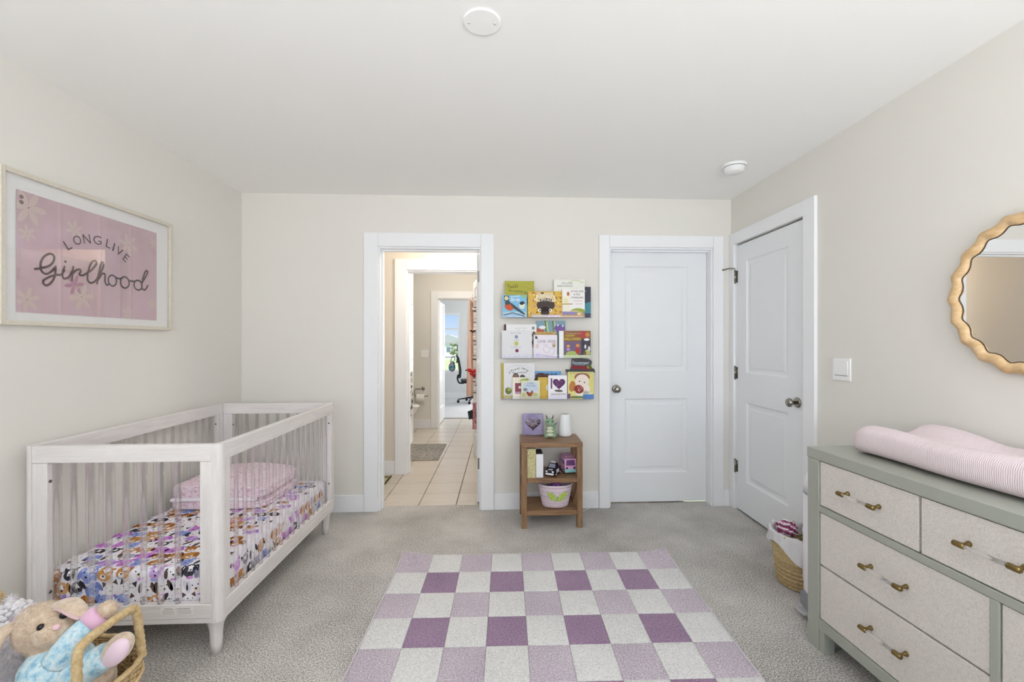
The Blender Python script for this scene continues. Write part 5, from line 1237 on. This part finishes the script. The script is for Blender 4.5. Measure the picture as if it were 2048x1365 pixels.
for i in range(26):
    z = 1.26 - .042*i; x = -.004 + rw_.uniform(-.006, .006); s = rw_.uniform(.006, .011); c = cols[rw_.randrange(9)]
    b = MB(); b.ell((x-s, 0, z), (s, .008, s*.75), 10, 6, rot=RY(20)).ell((x+s, 0, z), (s, .008, s*.75), 10, 6, rot=RY(-20)).ell((x, -.006, z), (s*.35, .007, s*.4), 8, 6)
    b.build('hair_bow', mat(c, .7), bs_)
def bow(x, z, s, c, name='hair_bow'):
    b = MB(); b.ell((x-s*.9, -.012, z+s*.25), (s, .014, s*.62), 14, 8, rot=RY(25)).ell((x+s*.9, -.012, z+s*.1), (s, .014, s*.62), 14, 8, rot=RY(-25)).ell((x-s*.2, -.010, z-s*.6), (s*.7, .012, s*.4), 12, 8, rot=RY(40)).ell((x, -.022, z), (s*.35, .012, s*.38), 10, 8)
    b.build(name, mat(c, .6), bs_)
bow(-.020, 1.255, .020, '#f3eeec'); bow(-.012, 1.155, .014, '#f6f2f0'); bow(-.028, .905, .018, '#3a2018'); bow(-.028, .455, .034, '#b81420'); bow(-.012, .415, .028, '#a01018')
MB().grid(lambda u, v: (-.035+.06*u + .006*math.sin(9*v), -.012+.012*math.sin(8*u+3*v), -.20+.30*v), 14, 14).build('patterned_ribbon', noisy('pink_brown_print', [(.4, '#7d3a48'), (.5, '#c98a94'), (.62, '#e3b9b8')], 60, .9), bs_, fix=False)
MB().prism([(-.085, .00), (-.030, .02), (-.025, -.08), (-.07, -.09)], -.02, -.005).build('black_clip', mat('#1c1a1c', .6), bs_)
# office chair
oc = thing('office_chair', 'black mesh office chair on castors by the far window', 'chair', (-.62, 9.62, 0), R(98))
bk_ = mat('#17171b', .5)
for i in range(5):
    a = 2*PI*i/5 + .35; c, s = math.cos(a), math.sin(a)
    MB().tube([(.03*c, .03*s, .105), (.30*c, .30*s, .075)], [.026, .016], 8, flat=.7).build('base_arm', bk_, oc)
    cs = MB().lathe([(.001, -.022), (.028, -.022), (.03, -.016), (.03, .016), (.028, .022), (.001, .022)], 14, (.30*c, .30*s, .030), axis='X').tube([(.30*c, .30*s, .03), (.30*c, .30*s, .075)], .010, 8); cs.build('castor', bk_, oc)
MB().tube([(0, 0, .09), (0, 0, .24), (0, 0, .2401), (0, 0, .42)], [.030, .030, .018, .018], 12).build('gas_column', bk_, oc)
MB().rbox(-.24, .24, -.24, .24, .43, .50, .03, 3).build('seat', bk_, oc); MB().rbox(-.10, .10, -.12, .12, .40, .4295, .01).build('mechanism', bk_, oc)
MB().tube(smooth([(0, .18, .42), (0, .28, .43), (0, .315, .52), (0, .30, .60)], 6), [.03]*19, 8, flat=.6).build('back_support', bk_, oc)
fr_ = smooth([(-.20, .27, .56), (-.23, .26, .72), (-.21, .30, .95), (-.12, .335, 1.0), (.12, .335, 1.0), (.21, .30, .95), (.23, .26, .72), (.20, .27, .56), (0, .295, .54), (-.20, .27, .56)], 6)
MB().tube(fr_, .018, 8).build('back_frame', bk_, oc)
MB().grid(lambda u, v: ((-.20+.40*u), .265+.05*v-.03*math.sin(PI*u), .56+.42*v), 10, 10).build('mesh_back', mat('#26262c', .8), oc, fix=False)
for s in (-1, 1):
    MB().tube(smooth([(s*.22, .10, .45), (s*.29, .08, .50), (s*.29, .02, .66)], 5), .017, 8).build('arm_post', bk_, oc); MB().rbox(s*.29-.04, s*.29+.04, -.13, .13, .66, .69, .012, 2).build('arm_pad', bk_, oc)
bg = thing('tote_bag', 'small teal and pink patterned bag hanging on the office chair back', 'bag', (-1.05, 9.58, .66))
fuse('pouch', [((0, 0, .10), (.075, .06, .10)), ((.01, 0, .18), (.05, .045, .06))], .010, noisy('teal_pink_print', [(.4, '#2c7f8c'), (.5, '#8fb7c4'), (.56, '#b0407a'), (.68, '#e3a3c4')], 12, .8), bg)
MB().tube(smooth([(-.03, 0, .22), (.0, 0, .31), (.05, .0, .33), (.06, 0, .24)], 6), .008, 8).build('strap', mat('#5a5560', .8), bg)
# ================================================================== OUTSIDE THE FAR WINDOW
struct('ground_outside', MB().box(-160, 160, 11.5, 260, -3.6, -3.2), noisy('meadow', [(.35, '#93a46c'), (.65, '#b3bd8c')], .05, 1.0), 'green meadow outside the far window', 'ground')
tag(MB().box(-60, 40, 52, 66, -3.2, -3.14).build('pale_road', mat('#dddcd8', .9)), 'pale road crossing the meadow outside the far window', 'road', kind='structure')
def house(x, y, w, h, label, c, rc):
    hs = thing('house', label, 'building', (x, y, -3.2))
    MB().box(-w/2, w/2, -3, 3, 0, h).build('walls', mat(c, .9), hs)
    MB().prism([(-w/2-.4, h), (w/2+.4, h), (0, h+2.2)], -3.3, 3.3).build('roof', mat(rc, .9), hs)
    for i in range(3):
        xx = -w/2 + w*(i+.5)/3; wd_ = MB().box(xx-.5, xx+.5, -3.05, -2.95, h*.45, h*.75).build('window', mat('#7d8894', .3), hs)
house(-13.5, 118, 11, 4.2, 'white house left of the tree outside the far window', '#e9e8e6', '#b9b9bb')
house(-2.2, 124, 9, 4.0, 'pale grey house right of the tree outside the far window', '#dcdcdd', '#9fa2a6')
def tree(x, y, h, label, c):
    tr = thing('tree', label, 'tree', (x, y, -3.2)); MB().tube([(0, 0, 0), (.1, 0, h*.5), (0, 0, h*.8)], [.22, .16, .06], 8).build('trunk', mat('#6a5c4e', .9), tr)
    rt2 = random.Random(int(h*10)); cm = MB()
    for _ in range(26): cm.ell((rt2.uniform(-.28, .28)*h, rt2.uniform(-.25, .25)*h, h*rt2.uniform(.4, .98)), (h*.10, h*.10, h*.09), 8, 6)
    cm.build('crown', mat(c, .9), tr)
tree(-9.4, 96, 4.6, 'olive grey tree between the two houses outside the far window', '#8c9478')
tree(-6.9, 101, 3.4, 'small pale green tree right of the taller tree outside the far window', '#a3aa8c')
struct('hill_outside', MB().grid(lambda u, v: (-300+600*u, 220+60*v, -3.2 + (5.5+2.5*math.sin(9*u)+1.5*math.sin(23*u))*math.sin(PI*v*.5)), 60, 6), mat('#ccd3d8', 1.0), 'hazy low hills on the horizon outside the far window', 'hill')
